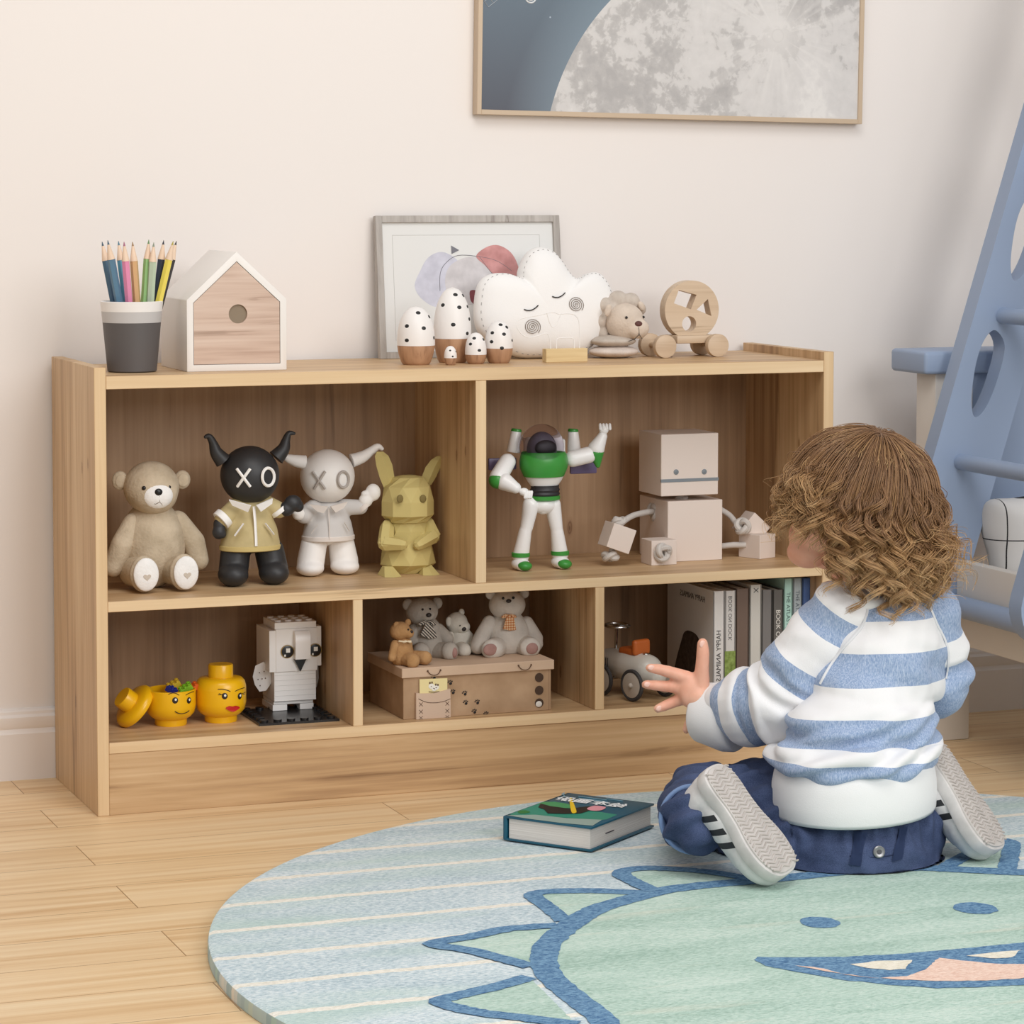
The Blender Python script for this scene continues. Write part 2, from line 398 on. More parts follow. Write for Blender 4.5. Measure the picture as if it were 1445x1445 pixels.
for rr, z0 in ((.0085, 0), (.0055, .001)):
    q = psp(749, -4); b.tube([q+V((rr*cos(t), -.0003, rr*sin(t)+z0)) for t in [radians(200+10*i) for i in range(16)]], .0012, 4)
b.build('lettering', M_ink, po, smooth=0)
# ================================================================== things on top of the bookshelf
# ---- pencil cup and pencils
sp = Spot(195, 526.5, ZT, .036); K = sp.k
cup = thing('pencil_cup', 'tapered grey pencil cup with white rim at the left end of the bookshelf top', 'cup', sp.o)
M_cg = mat('cup_dark_grey', (92, 88, 88), .55); M_cl = mat('cup_light_grey', (196, 193, 192), .55); M_cw = mat('cup_white', (240, 236, 233), .55)
rr = lambda z: .0345 + .0089*z/.0985
b = B(); b.lathe([(.032, 0), (.0345, .0018), (rr(.0695), .0695)], seg=56); b.build('lower_band', M_cg, cup)
b = B(); b.lathe([(rr(.0695)+.0002, .0695), (rr(.085)+.0002, .085)], seg=56); b.build('middle_band', M_cl, cup)
b = B(); b.lathe([(rr(.085)+.0003, .085), (rr(.0985)+.0004, .0985), (rr(.0985)-.002, .0992), (rr(.0985)-.0035, .0975), (rr(.05)-.003, .05), (.031, .003), (0, .003)], seg=56); b.build('rim', M_cw, cup)
M_pw = mat('bare_pencil_wood', (232, 205, 180), .6, 8, 30)
PENC = [('slate blue', (88, 126, 152), 168, 152, 339, -.010, 'leftmost slate blue pencil leaning left, nearest the front of the cup'), ('steel blue', (74, 108, 134), 161, 144, 341, .012, 'steel blue pencil leaning left behind the slate blue one'),
 ('sky blue', (96, 158, 186), 178, 167, 340, .008, 'sky blue pencil standing beside the pink pencil in the cup'), ('pink', (226, 140, 176), 182, 175, 341, -.014, 'pink pencil in the middle of the grey cup'),
 ('tan', (212, 170, 120), 193, 187, 341, -.006, 'tan pencil between the pink and green pencils'), ('green', (146, 190, 124), 204, 210, 338, -.008, 'green pencil standing right of the tan one'),
 ('sage', (186, 202, 178), 212, 217, 342, -.014, 'pale sage pencil between the green and navy pencils'), ('navy', (58, 64, 82), 220, 231, 339, -.004, 'dark navy pencil leaning right behind the yellow one'),
 ('yellow', (234, 214, 96), 224, 244.5, 340, -.012, 'yellow pencil leaning right at the front of the cup'), ('black', (48, 46, 50), 226, 249, 340, .006, 'black pencil behind the yellow one, rightmost in the cup')]
for nm, c, rx, tx, ty, d, lab in PENC:
    a_ = sp.o + sp.p(rx, 427, d); t_ = sp.o + sp.p(tx, ty, d*1.5)
    dr = (t_-a_).normalized(); base_ = a_ + dr*((ZT+.006-a_.z)/dr.z)
    ho_ = V((base_.x-sp.o.x, base_.y-sp.o.y, 0))
    if ho_.length > .0225: base_ = V((sp.o.x, sp.o.y, base_.z))+ho_.normalized()*.0225
    L = (t_-base_).length; r_ = .0056
    t = thing('colored_pencil', lab, 'pencil', base_, 0, 'colored pencils in the grey cup')
    e = t_-base_
    b = B(); M, _ = b.axis((0, 0, 0), e)
    b.M = M
    pr = [(r_, 0), (r_, L-.027)]
    b.lathe(pr, seg=6)
    b.build('shaft', mat('pencil_'+nm.replace(' ', '_'), c, .45), t, smooth=20)
    b = B(); b.M = M; b.lathe([(r_*1.0, L-.027), (r_*.95, L-.0255), (r_*.3, L-.006), (0, L-.006)], seg=12); b.build('sharpened_wood', M_pw, t)
    b = B(); b.M = M; b.lathe([(r_*.32, L-.0065), (.0003, L), (0, L)], seg=8); b.build('lead', mat('lead_'+nm.replace(' ', '_'), tuple(x*.75 for x in c), .5), t)

# ---- birdhouse
c0 = at(264, 525.5, Z=ZT); c1 = at(404.8, 521.5, Z=ZT); yf = (c0.y+c1.y)/2
x0 = at(264, 525, Y=yf).x; x1 = at(404.8, 521, Y=yf).x; ze = at(334, 422.5, Y=yf).z; za = at(334.7, 355, Y=yf).z
dep = min(.15, .268-yf)
bh = thing('toy_birdhouse', 'white toy house with wooden front and round hole beside the pencil cup', 'toy house', ((x0+x1)/2, yf, ZT))
w_ = (x1-x0)/2; he, ha = ze-ZT, za-ZT
M_hw = mat('house_white', (238, 233, 228), .5)
outer = [(-w_, 0), (w_, 0), (w_, he), (0, ha), (-w_, he)]
t_ = .0095; sl = (ha-he)/w_
inn = [(-w_+t_, t_), (w_-t_, t_), (w_-t_, he-t_*.42), (0, ha-t_*1.42), (-w_+t_, he-t_*.42)]
b = B()
lip = .004
def ringf(P, y): return [b.bm.verts.new((x, y, z)) for x, z in P]
o0, i0, i1, bk = ringf(outer, 0), ringf(inn, 0), ringf(inn, lip), ringf(outer, dep)
for i in range(5):
    j = (i+1) % 5
    for p, q in ((o0, i0), (i0, i1), (bk, o0)): b.bm.faces.new((p[i], p[j], q[j], q[i]))
b.bm.faces.new(bk); b.bm.faces.new(i1)
bmesh.ops.bevel(b.bm, geom=[e for e in b.bm.edges if all(v in bk+o0 for v in e.verts)], offset=.0012, segments=2, affect='EDGES', profile=.5)
b.build('shell', M_hw, bh, smooth=30)
g = .0007; inn2 = [(-w_+t_+g, t_+g), (w_-t_-g, t_+g), (w_-t_-g, he-t_*.42-g*.4), (0, ha-t_*1.42-g*1.4), (-w_+t_+g, he-t_*.42-g*.4)]
hc = at(336, 443, Y=yf); hx, hz, hr = hc.x-(x0+x1)/2, hc.z-ZT, 13.6*ppm((x0, yf, ZT))**-1
b = B(); N = 40
circ = [(hx+hr*cos(2*pi*i/N), hz+hr*sin(2*pi*i/N)) for i in range(N)]
outp = []
for i in range(N):  # outline sampled at the same angles
    a = 2*pi*i/N; d = V((cos(a), sin(a))); best = 9
    for k in range(5):
        p, q = V(inn2[k]), V(inn2[(k+1) % 5]); e = q-p; den = d.x*e.y-d.y*e.x
        if abs(den) < 1e-9: continue
        w = p-V((hx, hz)); tt = (w.x*e.y-w.y*e.x)/den; u = (w.x*d.y-w.y*d.x)/den
        if tt > 0 and -1e-6 <= u <= 1+1e-6: best = min(best, tt)
    outp.append((hx+d.x*best, hz+d.y*best))
allp = sorted([(atan2(z-hz, x-hx) % (2*pi), x, z) for x, z in outp+inn2])
av = [b.bm.verts.new((x, .0005, z)) for _, x, z in allp]; cv = [b.bm.verts.new((hx+hr*cos(a), .0005, hz+hr*sin(a))) for a, _, _ in allp]; cb = [b.bm.verts.new((v.co.x, .0039, v.co.z)) for v in cv]
n_ = len(av)
for i in range(n_):
    j = (i+1) % n_
    b.bm.faces.new((av[i], av[j], cv[j], cv[i])); b.bm.faces.new((cv[i], cv[j], cb[j], cb[i]))
b.build('front_panel', wood('pale_house_wood', (172, 140, 122), (205, 178, 160), (222, 200, 184), 'x', coarse=1.6, off=(1, 3, 3)), bh, smooth=0)
b = B(); b.cyl((hx, .0036, hz), (hx, .0039, hz), hr*1.02); b.build('hole', mat('house_hole', (140, 124, 104), .7), bh, smooth=0)
b = B()
gg = .0005
for i in range(5):
    p, q = inn[i], inn[(i+1) % 5]; b.tube([(p[0], .0012, p[1]), (q[0], .0012, q[1])], .0008, 4)
b.build('seam', mat('seam_shadow_gap', (70, 64, 60), .8), bh, smooth=0)

# ---- small framed print leaning on the wall
yb = .252; fx0, fx1 = at(537, 510, Y=yb).x, at(797, 505, Y=yb).x; fh = at(535, 303, Y=.278).z - ZT
fr = thing('framed_print', 'grey wooden frame with abstract watercolour print standing behind the white cloud cushion', 'picture', ((fx0+fx1)/2, yb, ZT))
lean = atan2(.024, fh); LM = Matrix.Rotation(-lean, 4, 'X'); hw_ = (fx1-fx0)/2; fb = .0105
b = B(); b.M = LM
for lo, hi in (((-hw_, 0, 0), (-hw_+fb, .012, fh)), ((hw_-fb, 0, 0), (hw_, .012, fh)), ((-hw_+fb, 0, 0), (hw_-fb, .012, fb)), ((-hw_+fb, 0, fh-fb), (hw_-fb, .012, fh))): b.box2(lo, hi, bev=.0006, seg=1)
b.build('frame', wood('grey_weathered_wood', (146, 138, 132), (172, 165, 158), (190, 184, 178), 'z', coarse=2), fr, smooth=0)
b = B(); b.M = LM; b.box2((-hw_+fb, .005, fb), (hw_-fb, .011, fh-fb))
b.M = LM
q0 = (-hw_+fb+.017, .0046, fb+.017); q1 = (hw_-fb-.022, .0046, fh-fb-.019)
b.mi = 1
for a_, c_ in (((q0[0], q1[2]), (q1[0], q1[2])), ((q0[0], q0[2]), (q0[0], q1[2])), ((q1[0], q0[2]), (q1[0], q1[2]))):
    b.tube([(a_[0], .005, a_[1]), (c_[0], .005, c_[1])], .0004, 4)
b.build('mat_board', [mat('print_paper', (226, 226, 224), .6), mat('paper_crease', (200, 199, 196), .7)], fr, smooth=0)
def fp(px, py):
    q = at(px, py, Y=yb+.012) - fr.location; return (q.x, q.z)
def cf(zx, zy): return fp(520+zx/4.014, 290+zy/4.014)
def blot(name, pts, c, d, var=10):
    b = B(); b.M = LM
    P = [(p.x, p.y) for p in smooth_poly([cf(*p) for p in pts], 5)]
    vs = [b.bm.verts.new((x, .0049-d*.0002, z)) for x, z in P]; b.bm.faces.new(vs); b._fin(vs)
    b.build(name, mat('watercolour_'+name, c, .7, var, 60), fr, smooth=0)
blot('lilac_blot', [(300, 370), (350, 290), (430, 258), (510, 300), (548, 370), (540, 450), (460, 540), (380, 570), (300, 520), (268, 450)], (205, 205, 218), 0)
blot('grey_blot', [(440, 430), (470, 340), (560, 290), (650, 295), (700, 360), (715, 450), (690, 520), (560, 560), (470, 520)], (208, 204, 206), 1)
blot('rose_leaf', [(622, 282), (680, 232), (750, 220), (820, 262), (858, 340), (850, 395), (790, 400), (720, 385), (665, 330)], (198, 140, 138), 2, 14)
blot('wine_blot', [(580, 480), (618, 482), (622, 540), (600, 555), (580, 530)], (128, 66, 72), 3, 6)
b = B(); b.M = LM
P = [cf(*p) for p in ((482, 222), (527, 248), (483, 270))]; vs = [b.bm.verts.new((x, .0042, z)) for x, z in P]; b.bm.faces.new(vs); b._fin(vs)
for L in ([(410, 480), (415, 380), (450, 320), (520, 278), (640, 285), (740, 310), (820, 365)], [(640, 285), (700, 370), (720, 385)]):
    b.tube([(p.x, .0046, p.y) for p in smooth_poly([cf(*p) for p in L], 5, False)], .0004, 4)
b.build('ink_line', mat('ink_grey', (120, 120, 128), .7), fr, smooth=0)

# ---- five dotted egg dolls
M_ep = mat('egg_white_paint', (240, 236, 233), .45); M_ew = wood('egg_wood', (152, 112, 84), (180, 138, 106), (196, 154, 120), 'z', coarse=2, off=(2, 2, 2)); M_ed = mat('egg_black_dots', (28, 26, 26), .5)
def cfp(zx, zy): return 520+zx/4.014, 290+zy/4.014
EGG = [(594, 515.5, 53, 432, 487, [(283, 605), (345, 628), (219, 680), (315, 690), (219, 760), (393, 745)], 'second largest dotted egg doll, leftmost of the five, white over wood'),
 (645.5, 512.5, 53, 405, 477, [(493, 503), (556, 508), (422, 562), (515, 573), (585, 570), (571, 640), (481, 670), (560, 720)], 'tallest dotted egg doll, white over wood, behind the tiny one'),
 (638, 515.5, 17.5, 488, 505, [(463, 820), (495, 827), (477, 853)], 'tiniest dotted egg doll standing in front of the tallest one'),
 (675.5, 514, 30, 469, 500, [(599, 750), (651, 757), (578, 783), (628, 817)], 'second smallest dotted egg doll between the tiny and medium ones'),
 (709.5, 513, 39.5, 452, 491, [(748, 673), (783, 687), (701, 719), (767, 725), (697, 769), (822, 761), (755, 803)], 'medium dotted egg doll at the right end of the egg row')]
for px, py, w, top, split, dots, lab in EGG:
    e = Spot(px, py, ZT, 0); R = w*e.k/2; e.o.y += R*.8; e.k = 1/ppm(e.o); R = w*e.k/2
    H_ = e.p(px, top, 0).z; hs = e.p(px, split, 0).z
    t = thing('egg_doll', lab, 'toy doll', e.o, 0, 'dotted wooden egg dolls')
    def er(z):
        if z < hs: u = 1-z/hs; return R*(1-.27*u**1.7)
        u = (z-hs)/(H_-hs); return R*max(0, 1-u**2.6)**.52
    b = B(); b.lathe([(0, 0), (er(0)*.93, 0)] + [(er(hs*i/8+1e-5), hs*i/8+.0012*(i == 0)) for i in range(9)], seg=44); b.build('wood_base', M_ew, t)
    b = B(); b.lathe([(er(hs)+.0003, hs)] + [(er(hs+(H_-hs)*i/22)+.0003*(i < 22), hs+(H_-hs)*i/22) for i in range(23)], seg=44); b.build('painted_top', M_ep, t)
    b = B()
    for zx, zy in dots:
        p = e.p(*cfp(zx, zy), 0)
        xs = (p.x*cos(YAW)); z = p.z; rr_ = er(min(z, H_*.98)); s_ = max(-.96, min(.96, p.dot(RT)/max(rr_, 1e-4)))
        ang = math.asin(s_); dirv = RT*sin(ang) + V((-FW.x, -FW.y, 0)).normalized()*cos(ang)
        q = dirv*rr_ + V((0, 0, z)); up_ = V((0, 0, 1)); dz_ = .002; nrm = (dirv + up_*(-(er(min(z+dz_, H_*.99))-er(z-dz_))/(2*dz_))).normalized()
        sz = .0031*(w/53)**.4 if w > 20 else .0015
        b.ell(q, (sz*1.15, sz, .0006), M=nrm.to_track_quat('Z', 'Y').to_matrix().to_4x4(), u=14, v=6)
    b.build('dots', M_ed, t)

# ---- cloud cushion
M_cloud = mat('cloud_cotton', (244, 242, 240), .9, bump=.12, bs=400)
yc = .185
def cc(zx, zy): return at(*cfp(zx, zy), Y=yc)
oc = cc(950, 868); oc.z = ZT
cl = thing('cloud_cushion', 'white cloud cushion with sleeping face standing in front of the grey picture frame', 'cushion', oc)
out = [(1000, 872), (900, 868), (820, 850), (720, 800), (640, 730), (612, 640), (622, 520), (650, 430), (715, 385), (795, 380), (850, 398), (876, 405), (885, 345), (930, 262), (1000, 230), (1070, 250), (1115, 300), (1150, 360), (1185, 402), (1215, 405), (1260, 382), (1320, 376), (1370, 420), (1398, 490), (1405, 580), (1370, 680), (1310, 760), (1250, 810), (1160, 855)]
P = [((cc(*p)-oc).x, (cc(*p)-oc).z) for p in out]
P = [(p.x, max(p.y, .0005)) for p in smooth_poly(P, 5)]
TL = Matrix.Rotation(-.16, 4, 'X') @ XZ
b = B(); ctr = cc(1000, 610)-oc
b.puff(P, .036, 3.2, TL, 14, (ctr.x, ctr.z)); b.build('pillow', M_cloud, cl, 180)
def on_cloud(zx, zy, lift=.0015):
    q = cc(zx, zy)-oc; # height of the puff at that spot
    d = V((q.x-ctr.x, q.z-ctr.z)); a = atan2(d.y, d.x); best = None
    for i in range(len(P)):
        p, r = P[i], P[(i+1) % len(P)]; e0 = V(p)-V((ctr.x, ctr.z)); e1 = V(r)-V((ctr.x, ctr.z)); den = (e1-e0)
        cr_ = V((cos(a), sin(a))); dd = cr_.x*den.y-cr_.y*den.x
        if abs(dd) < 1e-9: continue
        tt = (e0.x*den.y-e0.y*den.x)/dd; u = (e0.x*cr_.y-e0.y*cr_.x)/dd
        if tt > 0 and 0 <= u <= 1: best = tt if best is None else max(best, tt)
    k = min(.99, d.length/(best or 1)); h = .036*sqrt(1-k**3.2)
    return TL @ V((q.x, q.z, h+lift))
M_thread = mat('black_thread', (40, 38, 38), .8); M_thread2 = mat('brown_thread', (120, 104, 92), .8)
b = B()
for x0_, x1_, y0_, y1_, dp in ((848, 928, 603, 580, 26), (1010, 1086, 530, 508, 24)):
    b.tube([on_cloud(x0_+(x1_-x0_)*k/12, y0_+(y1_-y0_)*k/12+dp*(1-(2*k/12-1)**2)*.62) for k in range(13)], .00085, 6)
b.build('sleeping_eye', M_thread, cl)
b = B()
for x_, y_, R_ in ((890, 702, 46), (1142, 576, 45)):
    b.tube([on_cloud(x_+R_*k/72*cos(k*.36), y_+R_*k/72*sin(k*.36)) for k in range(73)], .00045, 4)
b.build('spiral_cheek', M_thread2, cl)
b = B()
for k in range(0, len(P), 2):
    q = V(P[k])-V((ctr.x, ctr.z)); q2 = V(P[(k+1) % len(P)])-V((ctr.x, ctr.z)); f_ = .945; h = .036*sqrt(1-f_**3.2)
    b.tube([TL @ V((ctr.x+v_.x*f_, ctr.z+v_.y*f_, h+.0004)) for v_ in (q, q+(q2-q)*.7)], .0004, 4)
b.build('stitching', mat('grey_thread', (150, 146, 144), .8), cl)

# ---- wire elephant
e = Spot(797, 511, ZT, .006)
el = thing('wire_elephant', 'white wire elephant outline on a small wooden block in front of the cloud', 'figurine', e.o)
def ew(zx, zy): return e.p(*cfp(zx, zy), 0)
bx0, bx1 = e.p(768, 500).x, e.p(826.5, 500).x; bz = e.p(797, 491.5).z
b = B(); b.box2((bx0, -.008, 0), (bx1, .008, bz), bev=.0006, seg=1); b.build('wooden_block', wood('pale_block', (206, 176, 126), (222, 196, 146), (232, 208, 160), 'x', coarse=2), el, smooth=0)
b = B()
for L in ([(1195, 815), (1195, 700), (1190, 650), (1165, 618), (1120, 612), (1080, 615), (1040, 605), (960, 622), (900, 632), (850, 650), (842, 690), (870, 730), (910, 748), (960, 738), (1005, 724), (1024, 745), (1032, 815)],
          [(1065, 812), (1065, 770), (1078, 752), (1150, 750), (1165, 770), (1165, 812)], [(1010, 608), (1025, 660), (1045, 690), (1070, 660), (1092, 612)]):
    b.tube(smooth_poly([ew(*p) for p in L], 5, False), .0007, 6)
b.build('wire', mat('white_wire', (244, 242, 240), .4), el)

# ---- lion head on soft rings
e = Spot(878, 506.5, ZT, .034); k = e.k
li = thing('stacking_lion', 'plush lion head on two soft stacking rings right of the cloud', 'toy lion', e.o)
M_l1 = mat('plush_grey_beige', (198, 186, 174), .95, 10, 60, .4, 300); M_l2 = mat('plush_pale_pink', (214, 200, 190), .95, 8, 60, .4, 300); M_l3 = mat('plush_taupe', (190, 178, 166), .95, 10, 60, .4, 300); M_lh = mat('plush_cream', (214, 198, 182), .95, 8, 60, .4, 300)
M_nose = mat('brown_nose', (92, 52, 46), .6); M_eye = mat('black_bead', (24, 20, 20), .25)
b = B(); b.ell((0, 0, .0095), (.0385, .034, .0098)); b.build('ring', M_l2, li)
b = B(); b.ell((-.001, 0, .0255), (.0355, .032, .0095)); b.build('ring', M_l3, li)
hc = e.p(882, 455, -.004)
b = B(); b.ell(hc, (.0300, .0290, .0295))
b.ell(hc+V((.012, -.020, -.0085)), (.0185, .014, .0155)); 
blob(b, .002, 'head', M_lh, li, 6)
b = B(); mc_ = e.p(866, 445, .012)
for i, (x_, y_, r_) in enumerate(((852, 432, 13), (872, 424, 14), (890, 426, 13), (846, 452, 13), (850, 468, 11), (862, 440, 16), (903, 436, 9))): b.ell(e.p(x_, y_, .012), r_*k*1.02)
blob(b, .002, 'mane', M_l1, li, 6)
b = B(); b.ell(e.p(858, 438, -.016), (.005, .004, .0095), (0, .3, 0)); b.build('ear', M_lh, li)
b = B(); b.ell(e.p(905, 432, .0), (.005, .004, .008), (0, -.5, 0)); b.build('ear', M_lh, li)
b = B(); b.ell(e.p(901, 457.5, -.034), (.0062, .004, .005)); b.build('nose', M_nose, li)
for x_, y_, d_ in ((884, 448, -.031), (908, 447.5, -.022)):
    b = B(); b.ell(e.p(x_, y_, d_), .0021); b.build('eye', M_eye, li)
b = B(); b.tube([e.p(901.5, 462, -.0375), e.p(902, 472, -.0365), e.p(895, 479, -.0345), e.p(887, 481.5, -.0335)], .0005, 4); b.tube([e.p(902, 472, -.0365), e.p(906, 478, -.034)], .0005, 4); b.build('mouth', M_thread, li)

# ---- wooden wheel toy
e = Spot(980, 505, ZT, .040); k = e.k
wt = thing('pull_toy', 'wooden shape sorter disc on a four wheeled cart right of the plush lion', 'toy cart', e.o)
M_bw = wood('beech', (188, 162, 134), (206, 182, 154), (218, 196, 170), 'x', coarse=1.6, off=(4, 4, 4))
dc = e.p(976.5, 437.5, -.006); dr_ = 41.5*k
# disc with three holes: fill a planar face with holes
t = bmesh.new(); loops = []
def lp(pts):
    vs = [t.verts.new((x, y, 0)) for x, y in pts]
    for i in range(len(vs)): loops.append(t.edges.new((vs[i], vs[(i+1) % len(vs)])))
lp([(dr_*cos(2*pi*i/64), dr_*sin(2*pi*i/64)) for i in range(64)])
def rel(px, py): q = e.p(px, py, -.006)-dc; return (q.x, q.z)
rc = rel(972.5, 457); lp([(rc[0]+.0118*cos(2*pi*i/28), rc[1]+.0118*sin(2*pi*i/28)) for i in range(28)])
lp([rel(*p) for p in ((958, 409), (983, 416), (975, 436.5), (951, 428))]); lp([rel(*p) for p in ((999, 422), (1004, 446), (983, 437))])
bmesh.ops.triangle_fill(t, use_beauty=True, use_dissolve=False, edges=loops)
g = bmesh.ops.extrude_face_region(t, geom=t.faces[:])
for v in g['geom']:
    if isinstance(v, bmesh.types.BMVert): v.co.z -= .020
bmesh.ops.recalc_face_normals(t, faces=t.faces[:])
b = B(); b.absorb(t, FR(dc)); b.build('shape_disc', M_bw, wt, 30)
b = B(); px0_, px1_ = e.p(948, 480).x, e.p(1008, 480).x; pzz = e.p(980, 478).z
b.box2((px0_, -.020, pzz-.006), (px1_, .030, pzz+.006), bev=.002); b.build('cart_bed', M_bw, wt, 30)
for x_, y_ in ((940, -.034), (1014, -.034), (940, .022), (1014, .022)):
    q = e.p(x_, 488, -.034); 
    b = B(); b.cyl((q.x, y_, .0176), (q.x, y_+.012, .0176), .0176, bev=.0012); b.build('wheel', M_bw, wt, 30)
for y_ in (0, 1):
    pass
b = B(); 
for x_ in (940, 1014):
    q = e.p(x_, 488, -.034); b.cyl((q.x, -.023, .0178), (q.x, .0225, .0178), .004)
b.build('axle', M_bw, wt)
b = B(); b.tube(smooth_poly([(px0_, .0, .022), (px0_-.018, -.01, .012), (px0_-.026, -.014, .003), (px0_-.016, -.018, .0012), (px0_-.008, -.02, .0012)], 5, False), .0007, 5); b.build('pull_cord', M_thread2, wt)
# ================================================================== upper shelf
M_felt = mat('teddy_felt', (194, 177, 152), .95, 16, 38, .5, 260); M_felt2 = mat('teddy_white_felt', (244, 242, 240), .95, 5, 60, .4, 260); M_heart = mat('teddy_heart', (206, 194, 180), .95)
M_black = mat('black_plastic', (18, 17, 18), .35)
def cfq(ox, oy, s): return lambda zx, zy: (ox+zx/s, oy+zy/s)
Q4 = cfq(130, 590, 4.817); Q5 = cfq(380, 590, 4.817)
# ---- big teddy
e = Spot(232, 837.5, ZMT, .068); k = e.k
tb = thing('teddy_bear', 'large beige sitting teddy bear with white foot pads at the left of the upper shelf', 'teddy bear', e.o)
def P4(zx, zy, y=0): return e.p(*Q4(zx, zy), y)
tc_ = P4(415, 890, .0)
b = B(); b.ell(V((tc_.x, .004, .062)), (.0475, .043, .0635)); b.cap(V((tc_.x, .002, .09)), P4(418, 640, -.002), .030, .026)
blob(b, .0025, 'torso', M_felt, tb, 6)
hc = P4(402, 470, -.008)
b = B(); b.ell(hc, (.0400, .0375, .0375)); b.ell(hc+V((.001, -.008, -.008)), (.035, .033, .030)); blob(b, .0025, 'head', M_felt, tb, 4)
for zx, zy in ((190, 425), (612, 418)):
    b = B(); q = P4(zx, zy, .0); b.ell(q, (.0120, .0065, .0135)); b.ell(q+V((.0005, -.005, -.0005)), (.0085, .0022, .0095)); b.build('ear', M_felt, tb)
b = B(); mq = P4(442, 525, -.036); b.ell(mq, (.0232, .0142, .0195)); b.build('muzzle', M_felt2, tb)
b = B(); b.ell(P4(452, 503, -.0492), (.0056, .003, .0050)); b.build('nose', M_black, tb)
for zx, zy, y in ((352, 476, -.0405), (522, 470, -.0395)):
    b = B(); b.ell(P4(zx, zy, y), .0031); b.build('eye', M_eye, tb)
M_seam = mat('seam_thread', (120, 104, 84), .9)
b = B(); b.tube([P4(458, 530, -.0500), P4(460, 570, -.0490), P4(478, 592, -.0460)], .0004, 4); b.tube([P4(460, 570, -.049), P4(432, 585, -.0478), P4(415, 580, -.0462)], .0004, 4)
b.build('mouth', M_seam, tb)
for side, pts in (('l', [(285, 720, -.004), (205, 860, -.012), (145, 1010, -.010)]), ('r', [(580, 705, .002), (690, 840, -.004), (725, 965, -.008)])):
    b = B(); q = [P4(*p) for p in pts]; b.cap(q[0], q[1], .0165, .0165); b.cap(q[1], q[2], .0165, .0145); blob(b, .0022, 'arm', M_felt, tb, 6)
for zx, zy, hip in ((368, 1082, 290), (640, 1066, 545)):
    f_ = P4(zx, zy, -.066); f_.z = .0275; h_ = P4(hip, 1040, -.010); h_.z = .026
    d = (f_-h_).normalized(); M = d.to_track_quat('Z', 'Y').to_matrix().to_4x4()
    b = B(); b.cap(h_, f_-d*.026, .023, .0215); b.ell(f_-d*.010, (.0215, .0265, .011), M=M); 
    blob(b, .0022, 'leg', M_felt, tb, 6)
    b = B(); b.ell(f_-d*.0005, (.0185, .0235, .0052), M=M); b.build('foot_pad', M_felt2, tb)
    b = B(); hp = [(.0055*(16*sin(t)**3)/16, .005*(13*cos(t)-5*cos(2*t)-2*cos(3*t)-cos(4*t))/16) for t in [2*pi*i/24 for i in range(24)]]
    x_ = V((0, 0, 1)).cross(d)*-1; x_ = V((d.y, -d.x, 0)).normalized()*-1
    b.prism(hp, .0012, frame(f_+d*.0042+V((0, 0, -.003)), V((-d.y, d.x, 0)), V((0, 0, 1)))); b.build('heart_patch', M_heart, tb, smooth=0)

# ---- horned dolls
def letters_on_head(Pf, hc, r, xo, mats, parent, w, lift):
    """raised X and O strokes following the round head"""
    def onh(zx, zy):
        q = Pf(zx, zy, -r*.85); d = q-hc
        for _ in range(4):
            yv = -sqrt(max(1e-8, 1-min(.98, ((q-hc).x/r)**2+((q-hc).z/(r*.98))**2)))*r
            q = Pf(zx, zy, hc.y+yv)
        n = (q-hc).normalized(); return q + n*lift
    for nm, strokes, closed in xo:
        b = B()
        for L in strokes: b.tube([onh(*p) for p in L], w, 6, closed=closed)
        b.build(nm, mats, parent)
def ln(a, c, n=8): return [(a[0]+(c[0]-a[0])*i/n, a[1]+(c[1]-a[1])*i/n) for i in range(n+1)]
def elp(cx, cy, rx, ry, n=26): return [(cx+rx*cos(2*pi*i/n), cy+ry*sin(2*pi*i/n)) for i in range(n)]
M_bk = mat('doll_black_vinyl', (46, 46, 48), .5); M_khaki = mat('doll_khaki_jacket', (194, 176, 128), .7, 6, 60); M_dw = mat('doll_white_paint', (248, 246, 243), .55)
e = Spot(360, 829, ZMT, .040); k = e.k
P = lambda zx, zy, y=0: e.p(*Q4(zx, zy), y)
E_b = e
bd = thing('horned_doll', 'black horned vinyl doll in a khaki jacket with white X and O eyes', 'doll', e.o)
